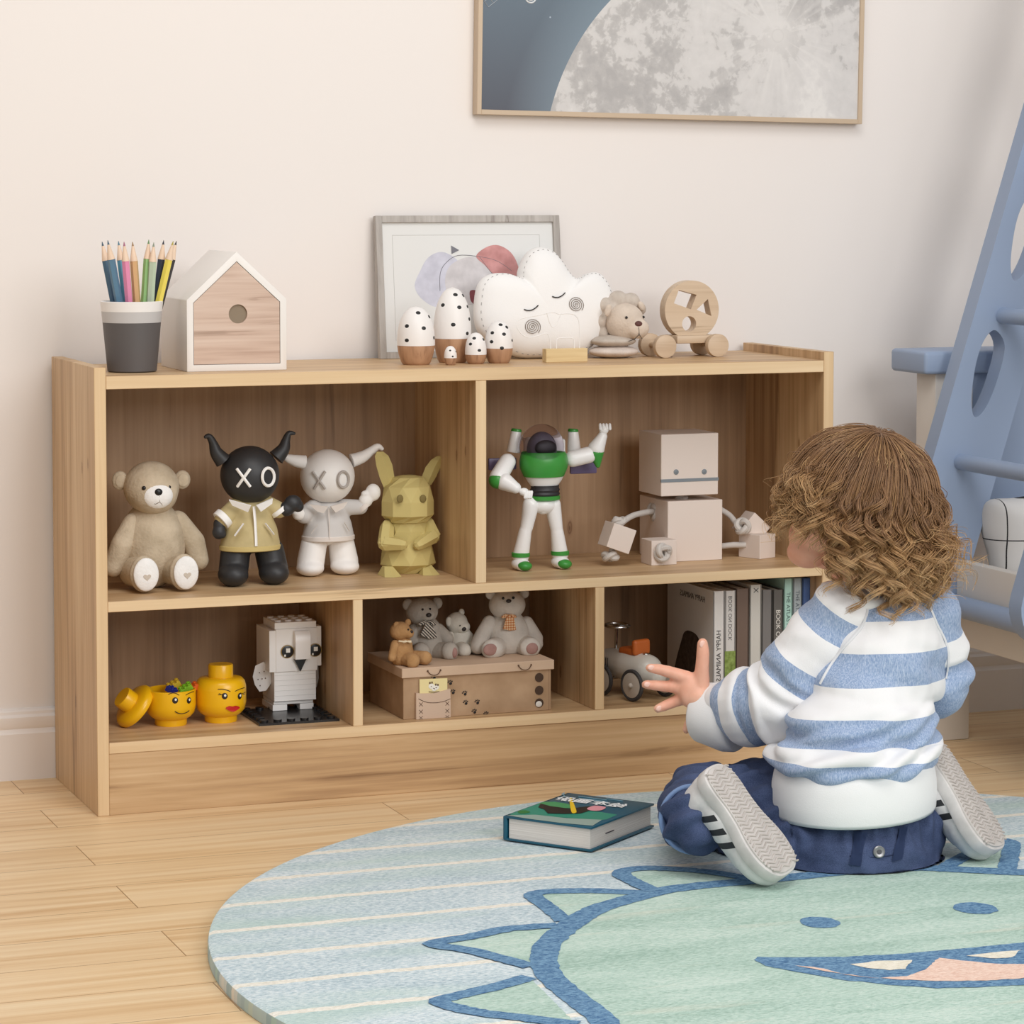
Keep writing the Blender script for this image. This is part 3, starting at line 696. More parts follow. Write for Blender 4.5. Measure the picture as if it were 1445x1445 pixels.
def horned(root, P, mb, mj, mcol, mx, zip_m, spec):
    hc = P(*spec['head'], .0); r = spec['r']
    b = B(); b.ell(hc, (r, r*.95, r*.98)); b.build('head', mb, root)
    for L in spec['horns']:
        pts = [P(x, y, d) for x, y, d, _ in L]; 
        sp_ = smooth_poly(pts, 5, False); rad = [L[min(len(L)-1, i//5)][3]*(1-(i % 5)/5)+L[min(len(L)-1, i//5+1)][3]*((i % 5)/5) for i in range(len(sp_))]
        b = B(); b.tube(sp_, rad, 14); b.ell(sp_[-1], rad[-1]); b.build('horn', mb, root)
    letters_on_head(P, hc, r, [('x_eye', spec['x'], False), ('o_eye', spec['o'], True)], mx, root, spec['w'], .0004)
    J = spec['jacket']; b = B()
    (x0, y0), (x1, y1) = J['top'], J['bot']
    t_, m_ = P(x0, y0, .002), P(x1, y1, .0)
    b.lathe([(.0, 0), (J['rb'], 0), (J['rb']*1.02, .004), (J['rm'], (t_.z-m_.z)*.45), (J['rt'], (t_.z-m_.z)*.86), (J['rt']*.7, (t_.z-m_.z)), (0, (t_.z-m_.z)*1.02)], Matrix.Translation(m_) @ Matrix.Diagonal((1, .78, 1, 1)))
    for a, c, r0, r1 in J['sleeves']: b.cap(P(*a), P(*c), r0, r1)
    blob(b, .0018, 'jacket', mj, root, 4)
    b = B(); b.lathe([(J['rb']*1.0, 0), (J['rb']*1.035, .001), (J['rb']*1.035, .0065), (J['rb']*1.0, .0075)], Matrix.Translation(m_+V((0, 0, -.0005))) @ Matrix.Diagonal((1, .79, 1, 1)), 48); b.build('jacket_hem', spec['hem'], root)
    for c_ in J['collar']:
        q = [P(*p) for p in c_]; n_ = (q[1]-q[0]).cross(q[2]-q[0]).normalized(); n_ = n_ if n_.y < 0 else -n_
        b = B(); vs = [b.bm.verts.new(p+n_*o_) for o_ in (0, .0022) for p in q]; m = len(q)
        b.bm.faces.new(vs[:m]); b.bm.faces.new(vs[m:][::-1])
        for i in range(m): b.bm.faces.new((vs[i], vs[(i+1) % m], vs[m+(i+1) % m], vs[m+i]))
        b.build('collar', mcol, root, smooth=0)
    for nm, L, w in J['trim']:
        b = B(); b.tube([P(*p) for p in L], w, 4, flat=.5); b.build(nm, zip_m, root)
    for a, c, r_ in spec.get('cuffs', []):
        b = B(); b.cyl(P(*a), P(*c), r_, bev=.0008, seg=24); b.build('cuff', mcol, root)
    for L in spec['hands']:
        b = B()
        for c_, r_ in L: b.ell(P(*c_), r_)
        blob(b, .0016, 'hand', mb, root, 4)
    for L in spec['legs']:
        b = B()
        for a, c, r0, r1 in L: b.cap(V(a), V(c), r0, r1)
        for c, r_ in spec['feet'][spec['legs'].index(L)]: b.ell(V(c), r_)
        blob(b, .002, 'leg', mb, root, 5)
def gz(P, zx, y, z): q = P(zx, 1000, y); return V((q.x, y, z))
sx = lambda P, zx, y, z: gz(P, zx, y, z)
horned(bd, P, M_bk, M_khaki, M_dw, M_dw, M_dw, dict(head=(1072, 385), r=.0425, w=.0023,
 horns=[[(890, 290, .0, .0125), (845, 235, .0, .0095), (822, 170, .0, .0062), (795, 125, -.001, .0044), (770, 128, -.002, .0024)], [(1250, 270, .0, .0125), (1300, 210, .0, .0095), (1318, 150, .0, .0062), (1338, 105, -.001, .0042), (1372, 104, -.002, .0024)]],
 x=[ln((985, 345), (1075, 465)), ln((1075, 345), (988, 465))], o=[elp(1196, 400, 40, 60)],
 hem=mat('doll_jacket_hem', (206, 184, 122), .7),
 jacket=dict(top=(1085, 560), bot=(1075, 890), rb=.0435, rm=.039, rt=.0265, sleeves=[((985, 600, -.002), (895, 685, -.008), .0135, .0135), ((1190, 590, -.004), (1270, 625, -.010), .0135, .012)],
  collar=[[(932, 552, -.026), (1082, 592, -.040), (1062, 636, -.0345), (955, 590, -.026)], [(1112, 592, -.040), (1222, 545, -.030), (1218, 580, -.029), (1142, 634, -.0345)]],
  trim=[('zip', [(1100, 600, -.030), (1108, 700, -.0325), (1114, 800, -.0345), (1116, 870, -.0355)], .0023), ('pocket', [(1030, 716, -.0330), (968, 802, -.0335)], .0026), ('pocket', [(1178, 716, -.0335), (1236, 792, -.0335)], .0026)]),
 cuffs=[((905, 668, -.009), (872, 700, -.010), .0148), ((1265, 615, -.011), (1285, 640, -.012), .0140)],
 hands=[[((868, 725, -.010), (.0095, .009, .011)), ((862, 775, -.012), (.0098, .009, .0105)), ((885, 790, -.014), .006)], [((1320, 618, -.016), (.012, .011, .0105)), ((1365, 578, -.018), (.013, .011, .012)), ((1400, 600, -.018), .0085)]],
 legs=[[(sx(P, 975, .0, .046), sx(P, 960, -.004, .020), .0215, .0215), (sx(P, 1010, .0, .060), sx(P, 1130, .0, .060), .016, .016)], [(sx(P, 1205, .0, .046), sx(P, 1232, -.004, .020), .0215, .0215)]],
 feet=[[(sx(P, 958, -.015, .0165), (.0218, .0265, .0172))], [(sx(P, 1235, -.015, .0165), (.0218, .0265, .0172))]]))
e2 = Spot(463, 815, ZMT, .036)
P_w = lambda zx, zy, y=0: e2.p(*Q5(zx, zy), y)
wd = thing('horned_doll', 'white horned vinyl doll in a grey jacket with engraved X and O eyes', 'doll', e2.o)
M_wv = mat('doll_white_vinyl', (246, 243, 240), .6); M_gj = mat('doll_grey_jacket', (212, 209, 207), .7); M_gx = mat('doll_grey_marks', (182, 174, 168), .7); M_hem2 = mat('doll_pale_hem', (230, 221, 214), .7)
P = P_w
horned(wd, P, M_wv, M_gj, M_hem2, M_gx, M_hem2, dict(head=(395, 395), r=.0405, w=.0021,
 horns=[[(240, 300, .0, .0105), (180, 290, .0, .0090), (130, 275, .0, .0065), (108, 262, .0, .004)], [(560, 290, .0, .0105), (630, 265, .0, .0090), (690, 225, .0, .0066), (735, 195, -.001, .0052), (765, 208, -.002, .003)]],
 x=[ln((295, 365), (380, 480)), ln((380, 362), (305, 480))], o=[elp(503, 418, 36, 54)], hem=M_hem2,
 jacket=dict(top=(405, 570), bot=(400, 825), rb=.0385, rm=.0350, rt=.0265, sleeves=[((300, 610, -.002), (235, 660, -.008), .0125, .0125), ((510, 605, -.004), (620, 605, -.014), .0125, .011)],
  collar=[[(270, 585, -.026), (402, 600, -.036), (372, 645, -.033), (330, 635, -.030)], [(412, 600, -.036), (530, 568, -.028), (500, 612, -.030), (445, 642, -.033)]],
  trim=[('zip', [(405, 610, -.0285), (408, 700, -.0295), (410, 770, -.0305), (410, 825, -.0315)], .0008), ('pocket', [(332, 720, -.0305), (285, 785, -.0310)], .0012), ('pocket', [(510, 710, -.0310), (545, 770, -.0305)], .0012)]),
 cuffs=[((628, 590, -.015), (650, 615, -.016), .0115)],
 hands=[[((205, 655, -.012), (.011, .009, .009)), ((190, 640, -.014), .008)], [((655, 560, -.018), (.0105, .009, .0105)), ((705, 505, -.018), (.0115, .010, .013)), ((650, 515, -.020), (.006, .006, .005))]],
 legs=[[(sx(P, 302, .0, .044), sx(P, 280, -.004, .018), .0195, .0205), (sx(P, 330, .0, .058), sx(P, 460, .0, .058), .015, .015)], [(sx(P, 490, .0, .044), sx(P, 510, -.004, .018), .0195, .0210)]],
 feet=[[(sx(P, 278, -.011, .012), (.0205, .0235, .0122))], [(sx(P, 513, -.011, .012), (.0215, .0235, .0122))]]))

# ---- faceted animal figurine
e = Spot(577, 812, ZMT, .034)
P = lambda zx, zy, y=0: e.p(*Q5(zx, zy), y)
fa = thing('faceted_rabbit', 'mustard yellow faceted long eared animal figurine beside the middle divider', 'figurine', e.o)
M_fy = mat('faceted_mustard', (204, 187, 122), .75)
def facet(rings, name, seg=9, rot=0):
    """stack of polygons -> flat facets; rings: (zx, zy, y, rx, ry)"""
    b = B(); R = []
    for zx, zy, y, rx, ry, a in rings:
        c = P(zx, zy, y); R.append([b.bm.verts.new(c+V((rx*cos(2*pi*i/seg+a), ry*sin(2*pi*i/seg+a), 0))) for i in range(seg)])
    for p, q in zip(R, R[1:]):
        for i in range(seg):
            j = (i+1) % seg; b.bm.faces.new((p[i], p[j], q[j])); b.bm.faces.new((p[i], q[j], q[i]))
    b.bm.faces.new(R[0][::-1]); b.bm.faces.new(R[-1]); return b.build(name, M_fy, fa, smooth=0)
a0 = pi/9
bz = lambda zy: P(940, zy, 0).z
facet([(940, 1078, 0, .026, .022, 0), (940, 985, 0, .0425, .037, a0), (942, 880, 0, .0385, .034, 0), (945, 760, 0, .0335, .030, a0), (945, 680, 0, .030, .027, 0)], 'body')
facet([(940, 700, -.004, .031, .029, 0), (937, 655, -.006, .0395, .038, a0), (937, 560, -.006, .0395, .038, a0), (940, 460, -.004, .035, .033, 0), (945, 400, .0, .023, .021, a0), (945, 388, 0, .010, .009, 0)], 'head')
for L in ([(815, 470, .0085), (800, 400, .0115), (782, 320, .0125), (764, 258, .0105), (752, 228, .005)], [(1065, 455, .0085), (1085, 400, .0115), (1115, 330, .0120), (1142, 284, .0100), (1160, 258, .005)]):
    b = B(); R = []
    for zx, zy, w in L:
        c = P(zx, zy, .004); R.append([b.bm.verts.new(c+V(o_)) for o_ in ((w, 0, 0), (0, -w*.55, 0), (-w, 0, 0), (0, w*.55, 0))])
    for p, q in zip(R, R[1:]):
        for i in range(4): b.bm.faces.new((p[i], p[(i+1) % 4], q[(i+1) % 4], q[i]))
    b.bm.faces.new(R[0]); b.bm.faces.new(R[-1]); b.build('ear', M_fy, fa, smooth=0)
for sh, el_, ha in (((800, 740, -.010), (790, 850, -.024), (905, 860, -.038)), ((1075, 715, -.010), (1110, 800, -.022), (1015, 860, -.038))):
    b = B(); b.cap(P(*sh), P(*el_), .0105, .012, 6, 2); b.cap(P(*el_), P(*ha), .012, .0085, 6, 2); b.build('arm', M_fy, fa, smooth=0)
for zx in (815, 1075):
    b = B(); c = gz(P, zx, -.026, .0); R0 = [(.013, .016, 0), (.013, -.018, 0), (0, -.024, 0), (-.013, -.018, 0), (-.013, .016, 0)]; v0 = [b.bm.verts.new(c+V(p)) for p in R0]; v1 = [b.bm.verts.new(c+V((p[0]*.5, p[1]*.3+.008, .013))) for p in R0]
    for i in range(5): b.bm.faces.new((v0[i], v0[(i+1) % 5], v1[(i+1) % 5], v1[i]))
    b.bm.faces.new(v0); b.bm.faces.new(v1); b.build('foot', M_fy, fa, smooth=0)
M_fe = mat('faceted_eye_hollow', (128, 112, 64), .8)
for zx in (888, 1045):
    b = B(); q = P(zx, 548, -.041); b.ell(q, (.0052, .0022, .0062), u=8, v=6); b.build('eye', M_fe, fa, smooth=0)

# ---- toy spaceman (plain, no insignia)
Q6 = cfq(670, 570, 5.557)
e = Spot(765, 806, ZMT, .022)
P = lambda zx, zy, y=0: e.p(*Q6(zx, zy), y)
sm = thing('toy_spaceman', 'white and green toy spaceman with clear dome helmet and one arm raised', 'action figure', e.o)
M_sw = mat('space_white_plastic', (246, 245, 244), .3); M_sg = mat('space_green_plastic', (62, 150, 62), .35); M_sk = mat('space_black_rubber', (44, 42, 46), .5); M_sp = mat('space_violet_grey_plastic', (104, 92, 128), .4)
M_sh = mat('space_grey_head', (96, 92, 104), .5)
b = B(); b.lathe([(0, .0), (.021, .0), (.027, .008), (.0335, .022), (.0345, .032), (.030, .043), (0, .045)], Matrix.Translation(P(545, 640, .0)) @ Matrix.Diagonal((1, .72, 1, 1)), 32); b.build('chest', M_sw, sm)
b = B(); b.lathe([(.0310, .011), (.0368, .024), (.0372, .034), (.0355, .044), (.032, .048), (.029, .046)], Matrix.Translation(P(540, 625, -.001)) @ Matrix.Diagonal((1, .78, 1, 1)), 36); b.build('collar', M_sg, sm)
hc = P(525, 325, .0)
b = B(); b.lathe([(.0335*cos(t), .034*sin(t)) for t in [radians(a) for a in range(-42, 91, 6)]], Matrix.Translation(hc+V((0, 0, -.002))), 40)
n = NT('helmet_glass'); n.set(Base_Color=lin((225, 218, 228)), Roughness=.06, Transmission_Weight=1.0, IOR=1.08, Alpha=1.0); b.build('dome', n.m, sm)
b = B(); b.ell(hc+V((0, 0, -.006)), (.021, .020, .025)); b.cyl(hc+V((0, 0, -.034)), hc+V((0, 0, -.02)), .0125); b.build('head', M_sh, sm)
b = B(); b.ell(hc+V((0, -.0150, -.002)), (.0165, .008, .011)); b.build('visor', M_sk, sm)
b = B(); b.lathe([(.0215, 0), (.023, .003), (.0215, .006), (.023, .009), (.0215, .012), (.022, .016)], Matrix.Translation(P(550, 720, .0)) @ Matrix.Diagonal((1, .8, 1, 1)), 28); b.build('waist', M_sk, sm)
b = B(); b.lathe([(.018, 0), (.023, .002), (.0235, .007), (.021, .008)], Matrix.Translation(P(550, 758, .0)) @ Matrix.Diagonal((1, .8, 1, 1)), 28); b.build('belt', M_sg, sm)
b = B(); b.ell(P(545, 790, .0), (.0205, .015, .014)); b.ell(P(535, 830, -.002), (.0085, .009, .007)); b.build('hips', M_sw, sm)
for L in ([(440, 790), (405, 970), (395, 1000), (360, 1195), (378, 1285)], [(610, 790), (640, 970), (645, 1000), (668, 1180), (690, 1280)]):
    hp, kn, kb, an, ft = L
    b = B(); b.cap(P(*hp, .0), P(*kn, -.001), .0125, .0098); b.cap(P(*kb, -.001), P(*an, .002), .0098, .0125); blob(b, .0016, 'leg', M_sw, sm, 3)
    b = B(); q = P(*an, .002); q.z = .0195; b.lathe([(.0125, 0), (.0138, .001), (.0138, .006), (.0122, .007)], Matrix.Translation(q), 28); b.build('ankle_ring', M_sg, sm)
    b = B(); q = P(*ft, -.008); b.ell(V((q.x-.001, .0, .0095)), (.0135, .017, .0095)); b.ell(V((q.x, -.010, .007)), (.0118, .013, .0072)); blob(b, .0014, 'boot', M_sw, sm, 2)
    b = B(); b.ell(V((q.x+.0005, -.0135, .0078)), (.0112, .0115, .0072)); b.build('toe_cap', M_sg, sm)
# left arm in the picture bent to the hip
b = B(); b.cap(P(255, 455, -.004), P(185, 575, -.014), .0125, .0135); b.build('upper_arm', M_sw, sm)
b = B(); b.ell(P(182, 600, -.016), (.0142, .0135, .0125)); b.build('elbow', M_sg, sm)
b = B(); b.cap(P(235, 612, -.022), P(318, 658, -.032), .0135, .0085); b.build('forearm', M_sw, sm)
b = B(); b.ell(P(385, 690, -.036), (.0075, .006, .006))
for i in range(4): b.cap(P(398+i*16, 690, -.040), P(392+i*16, 735, -.042), .0023, .002, 8, 3)
b.build('hand', M_sw, sm)
# raised arm
b = B(); b.cap(P(770, 430, .0), P(890, 400, -.004), .0125, .0125); b.build('upper_arm', M_sw, sm)
b = B(); b.cap(P(950, 385, -.006), P(965, 480, -.004), .0125, .004); b.build('elbow', M_sg, sm)
b = B(); b.cap(P(955, 345, -.007), P(1000, 255, -.009), .0128, .0075); b.build('forearm', M_sw, sm)
b = B(); b.ell(P(1012, 205, -.010), (.0072, .006, .0068))
for i in range(4): b.cap(P(985+i*25, 195, -.014), P(983+i*25, 162, -.012), .0024, .0022, 8, 3)
b.build('hand', M_sw, sm)
b = B(); b.box(P(560, 400, .030), (.058, .018, .05), bev=.005); b.build('backpack', M_sw, sm)
for x_ in (300, 780):
    b = B(); b.cyl(P(x_, 380, .028), P(x_+25 if x_ < 500 else x_-10, 215, .028), .0105, .008, bev=.001); b.build('thruster', M_sw, sm)
    b = B(); b.cyl(P(x_+25 if x_ < 500 else x_-10, 218, .028), P(x_+28 if x_ < 500 else x_-8, 195, .028), .0082, .0075, bev=.001); b.build('thruster_cap', M_sg, sm)
for a, c in (((130, 470), (300, 470)), ((770, 500), (930, 500))):
    b = B(); q0, q1 = P(*a, .03), P(*c, .03); b.box((q0+q1)/2, (abs(q1.x-q0.x)+.01, .006, .018), bev=.002); b.build('side_fin', M_sp, sm, 30)

# ---- block robot
Q7 = cfq(830, 580, 5.161)
e = Spot(985, 792, ZMT, .004)
P = lambda zx, zy, y=0: e.p(*Q7(zx, zy), y)
rb = thing('block_robot', 'beige wooden block robot with cube head and rope arms on the upper shelf', 'toy robot', e.o)
M_rb = mat('robot_beige', (228, 214, 204), .6); M_rope = mat('robot_rope', (206, 200, 194), .9, bump=.4, bs=600, bd=.001); M_rg = mat('robot_grey', (128, 136, 142), .5)
def blk(name, f0, f1, y0, dep, **kw):
    p0, p1 = P(*f0, y0), P(*f1, y0); b = B(); b.box2((p0.x, y0, min(p0.z, p1.z)), (p1.x, y0+dep, max(p0.z, p1.z)), bev=.0008, seg=1); return b.build(name, M_rb, rb, smooth=0)
blk('body', (581, 660), (976, 1088), .0, .108); rb.children[-1].data.transform(Matrix.Translation((0, 0, 0)))
zb = min(v.co.z for v in rb.children[-1].data.vertices)
for v in rb.children[-1].data.vertices:
    if v.co.z < zb+.01: v.co.z -= zb
blk('head', (533, 172), (946, 606), -.004, .085)
h0, h1 = P(533, 510, -.0045), P(948, 510, -.0045)
b = B(); b.box2((h0.x-.0004, -.0048, h0.z-.0024), (h1.x+.0004, -.002, h0.z+.0024)); b.build('mouth_band', M_rg, rb, smooth=0)
for zx, zy in ((640, 444), (845, 442)):
    b = B(); q = P(zx, zy, -.004); b.cyl(q+V((0, .001, 0)), q+V((0, -.0012, 0)), .0041, bev=.0005); b.ell(q+V((0, -.0010, 0)), (.0018, .001, .0018)); b.build('eye', M_rg, rb)
def knot(c, r, name='rope_knot', n=(0, -1, 0)):
    b = B(); M = V(n).to_track_quat('Z', 'Y').to_matrix().to_4x4(); M.translation = c
    pts = [M @ V(((r+.25*r*cos(3*t))*cos(2*t), (r+.25*r*cos(3*t))*sin(2*t), .45*r*sin(3*t))) for t in [2*pi*i/48 for i in range(48)]]
    b.tube(pts, r*.52, 8, closed=True); b.build(name, M_rope, rb)
RR = .0046
b = B(); b.tube(smooth_poly([P(680, 600, .035), P(690, 628, .035), P(680, 650, .035)], 4, False), RR, 10); b.build('neck_rope', M_rope, rb); knot(P(680, 632, .033), .0062, n=(0, 0, 1))
b = B(); b.tube(smooth_poly([P(480, 728, .055), P(420, 738, .045), P(330, 760, .02), P(262, 800, .0), P(230, 840, -.005), P(190, 960, -.008), P(160, 1050, -.008)], 6, False), RR, 10); b.build('arm_rope', M_rope, rb)
knot(P(490, 730, .058), .0095, n=(-1, -.2, 0)); knot(P(160, 1058, -.008), .0085, n=(0, -.2, -1)); knot(P(225, 800, -.003), .007, n=(0, 0, 1))
c = P(210, 920, -.008); b = B(); b.box(c, (.0385, .036, .0375), (.0, radians(20), 0), bev=.0006, seg=1); b.build('hand_block', M_rb, rb, smooth=0)
b = B(); b.tube(smooth_poly([P(960, 715, .045), P(1030, 760, .035), P(1080, 820, .02), P(1130, 860, .012)], 5, False), RR, 10); b.build('arm_rope', M_rope, rb); knot(P(1125, 840, .006), .0085, n=(-.6, -.5, .3))
# right hand block leaning on the foot, and feet on ropes
c = P(1185, 850, .030); b = B(); b.box(c, (.036, .034, .036), (0, radians(42), 0), bev=.0006, seg=1); b.build('hand_block', M_rb, rb, smooth=0)
c = P(1240, 985, .005); b = B(); b.box((c.x, .010, .0185), (.0355, .044, .037), (0, 0, radians(22)), bev=.0006, seg=1); b.build('foot_block', M_rb, rb, smooth=0)
b = B(); b.tube([P(960, 985, .03), P(1060, 975, .02), P(1150, 975, .012)], RR, 10); b.build('leg_rope', M_rope, rb)
p0, p1 = P(462, 950, -.028), P(645, 1140, -.028); b = B(); b.box2((p0.x, -.028, 0), (p1.x, .012, .0375), bev=.0006, seg=1); b.build('foot_block', M_rb, rb, smooth=0)
b = B(); b.tube([P(600, 1020, .0), P(555, 1030, -.029)], RR, 10); b.build('leg_rope', M_rope, rb)
knot(P(545, 1030, -.032), .0088, n=(.1, -1, 0)); b = B(); q = P(585, 1022, -.036)
for i in range(9): b.tube([q, q+V((.003*cos(i*.7), -.004, .003*sin(i*.7)+.001))], .0007, 4)
b.build('rope_end', M_rope, rb)
# ================================================================== lower shelf
Q8 = cfq(150, 850, 4.1286)
M_yel = mat('yellow_plastic', (246, 190, 20), .28); M_fk = mat('face_black', (34, 24, 16), .5); M_fw = mat('face_white', (245, 245, 240), .4); M_red = mat('face_red', (196, 30, 28), .45)
def onface(P, zx, zy, c, r, lift=.0005):
    q = P(zx, zy, c.y-r)
    for _ in range(5):
        d = min(.97, abs(q.x-c.x)/r); q = P(zx, zy, c.y-r*sqrt(1-d*d))
    n_ = V((q.x-c.x, q.y-c.y, 0)).normalized(); return q+n_*lift, n_
def stroke(P, L, c, r, w, lift=.0003):
    b = B(); pts = [onface(P, x, y, c, r, lift)[0] for x, y in L]; b.tube(smooth_poly(pts, 3, False) if len(pts) > 2 else pts, w, 6); return b
def fdisc(b, P, zx, zy, c, r, rx, rz, lift):
    q, n_ = onface(P, zx, zy, c, r, lift); b.ell(q, (rx, rz, .0004), M=frame((0, 0, 0), V((-n_.y, n_.x, 0)), (0, 0, 1)), u=20, v=8)
# open smiling head
e = Spot(248.5, 1027, ZLT, .030); P = lambda zx, zy, y=0: e.p(*Q8(zx, zy), y); k = e.k
oh = thing('head_storage_jar', 'open yellow head shaped storage jar with smiling face, filled with toy bricks', 'storage jar', e.o)
R_ = 146/4.1286*k; zt_ = P(405, 515, -.02).z
b = B(); b.lathe([(0, 0), (R_*.62, 0), (R_*.64, .002), (R_*.64, .0085), (R_*.80, .012), (R_*.94, .018), (R_, .028), (R_, zt_-.0006), (R_*.985, zt_), (R_*.93, zt_), (R_*.92, zt_-.002), (R_*.92, .03), (R_*.8, .016), (0, .015)], seg=64); b.build('jar', M_yel, oh)
c_ = V((0, 0, 0))
b = B()
for x_ in (401, 481): fdisc(b, P, x_, 571, c_, R_, .0042, .0046, .0003)
b.build('eye', M_fk, oh); b = B()
for x_ in (403, 482): fdisc(b, P, x_+1, 567, c_, R_, .0016, .0018, .0008)
b.build('eye_glint', M_fw, oh)
stroke(P, [(362, 535), (385, 528), (405, 530), (424, 541)], c_, R_, .0005).build('brow', M_fk, oh); stroke(P, [(462, 541), (480, 530), (500, 522), (510, 520)], c_, R_, .0005).build('brow', M_fk, oh)
stroke(P, [(400, 635), (420, 646), (445, 648), (470, 640), (482, 630)], c_, R_, .0006).build('smile', M_fk, oh)
for nm, c3, zx, zy, y, rz, sz, lab in (('blue', (34, 46, 140), 380, 495, -.015, .2, (2, 2), 'dark blue toy brick lying in the open yellow jar'), ('yellow', (222, 190, 60), 392, 465, .006, -.5, (2, 3), 'mustard yellow toy brick at the top of the open yellow jar'), ('lime', (140, 200, 50), 462, 485, -.010, -.6, (2, 3), 'lime green toy brick in the open yellow jar'), ('orange', (236, 110, 40), 510, 476, .002, -.5, (2, 2), 'orange toy brick at the right of the open yellow jar')):
    q = P(zx, zy, y); t = thing('toy_brick', lab, 'toy brick', e.o+q+V((0, 0, -.004)), 0, 'loose bricks in the yellow jar')
    M = Matrix.Rotation(rz, 4, 'Y') @ Matrix.Rotation(rz+.4, 4, 'Z') @ Matrix.Rotation(.25, 4, 'X')
    u = .0065; mt = mat('brick_'+nm, c3, .35)
    b = B(); b.M = M; b.box((0, 0, 0), (sz[1]*u, sz[0]*u, .0075), bev=.0004, seg=1); b.build('block', mt, t, 30)
    b = B(); b.M = M
    for i in range(sz[1]):
        for j in range(sz[0]): b.cyl(((i-(sz[1]-1)/2)*u, (j-(sz[0]-1)/2)*u, .0037), ((i-(sz[1]-1)/2)*u, (j-(sz[0]-1)/2)*u, .0055), u*.3, seg=12)
    b.build('studs', mt, t, 30)
# lid leaning at the left
lc = at(*Q8(205, 590), Y=e.o.y+.004)
ld = thing('jar_lid', 'yellow jar lid leaning on edge against the open yellow head jar', 'lid', V((lc.x-.007, lc.y, ZLT)))
ax = V((-.74, -.12, .60)).normalized()
Rl = .0345; M = ax.to_track_quat('Z', 'Y').to_matrix().to_4x4(); 
low = Rl*sqrt(1-ax.z**2); M.translation = V((0, 0, low-.0008))
b = B(); b.M = M; b.lathe([(Rl*.90, -.002), (Rl*.97, -.0005), (Rl, .003), (Rl*.98, .007), (Rl*.86, .011), (Rl*.5, .0125), (0, .0125)], seg=56); b.build('cover', M_yel, ld)
b = B(); b.M = M; b.lathe([(Rl*.46, .0115), (Rl*.46, .027), (Rl*.43, .029), (0, .029)], seg=40); b.build('stud', M_yel, ld)
# closed red lipped head
e = Spot(319.5, 1022, ZLT, .030); P = lambda zx, zy, y=0: e.p(*Q8(zx, zy), y); k = e.k
ch = thing('head_storage_jar', 'closed yellow head shaped storage jar with red lips and raised brows', 'storage jar', e.o)
R_ = 148/4.1286*k; z1 = P(700, 430, -.0).z; z2 = P(700, 356, -.0).z
b = B(); b.lathe([(0, 0), (R_*.62, 0), (R_*.64, .002), (R_*.64, .0085), (R_*.80, .012), (R_*.94, .018), (R_, .028), (R_, z1-.016)], seg=64); b.build('jar', M_yel, ch)
b = B(); b.lathe([(R_*1.0, z1-.016), (R_*.992, z1-.0125), (R_*.94, z1-.0055), (R_*.84, z1-.0015), (R_*.6, z1), (R_*.49, z1), (R_*.49, z2-.0015), (R_*.46, z2), (0, z2)], seg=64); 
b.build('lid', M_yel, ch)
b = B()
for x_ in (690, 777): fdisc(b, P, x_, 546, c_, R_, .0042, .0046, .0003)
b.build('eye', M_fk, ch); b = B()
for x_ in (692, 779): fdisc(b, P, x_, 543, c_, R_, .0017, .0019, .0008)
b.build('eye_glint', M_fw, ch)
for L in ([(650, 506), (680, 506), (705, 512), (722, 519)], [(750, 518), (770, 508), (790, 501), (804, 497)]): stroke(P, L, c_, R_, .0005).build('brow', M_fk, ch)
for L in ([(652, 538), (670, 538), (684, 530)], [(656, 531), (668, 535)], [(781, 527), (795, 530), (809, 523)], [(792, 537), (806, 533)]): stroke(P, L, c_, R_, .0004).build('eyelash', M_fk, ch)
b = B(); N = 24
lo = [(695, 616), (715, 604), (735, 606), (755, 602), (777, 612), (760, 628), (738, 637), (714, 630)]
vs = [b.bm.verts.new(onface(P, q.x, q.y, c_, R_, .0005)[0]) for q in smooth_poly(lo, 4)]; b.bm.faces.new(vs); b.build('lips', M_red, ch, smooth=0)

# ---- brick owl on a black plate
M_bwh = mat('brick_white', (250, 249, 248), .3); M_bbk = mat('brick_black', (28, 28, 30), .3)
e = Spot(402, 1022, ZLT, .0); P = lambda zx, zy, y=0: e.p(*Q8(zx, zy), y)
rz_o = radians(8)
pl0 = at(*Q8(890, 722), Z=ZLT); pl1 = at(*Q8(1360, 692), Z=ZLT); pw = (pl1-pl0).length; ang = atan2(pl1.y-pl0.y, pl1.x-pl0.x)
u = pw/6
plate = thing('baseplate', 'square black studded baseplate under the white brick owl', 'baseplate', V((pl0.x, pl0.y, ZLT)), ang)
b = B(); nd = 6; b.box2((0, 0, 0), (6*u, nd*u, .0036), bev=.0003, seg=1); b.build('plate', M_bbk, plate, 30)
b = B()
for i in range(6):
    for j in range(nd):
        if 1 <= i < 5 and 1 <= j < 5: continue
        b.cyl(((i+.5)*u, (j+.5)*u, .0034), ((i+.5)*u, (j+.5)*u, .0068), u*.31, seg=14)
b.build('studs', M_bbk, plate, 30)
fx = at(*Q8(970, 635), Z=ZLT+.0036); 
owl = thing('brick_owl', 'white brick built owl with big black eyes standing on the black baseplate', 'brick model', V((fx.x, fx.y, ZLT+.0037)), ang)
k = 1/ppm(fx)
def px_(zx): return (zx-970)/4.1286*k/cos(YAW-ang)
def pz_(zy): return at(*Q8(970, zy), Y=fx.y).z-owl.location.z
wL, wR = px_(970), px_(1203); D_ = (wR-wL)*.95
def bb(name, zx0, zx1, zy0, zy1, y0, y1, m=M_bwh, parent=owl, dy=0):
    b = B(); sh = lambda zx: px_(zx)+y0*.30*0
    b.box2((px_(zx0), y0, max(0, pz_(zy0))), (px_(zx1), y1, pz_(zy1)), bev=.0004, seg=1); return b.build(name, m, parent, smooth=0)
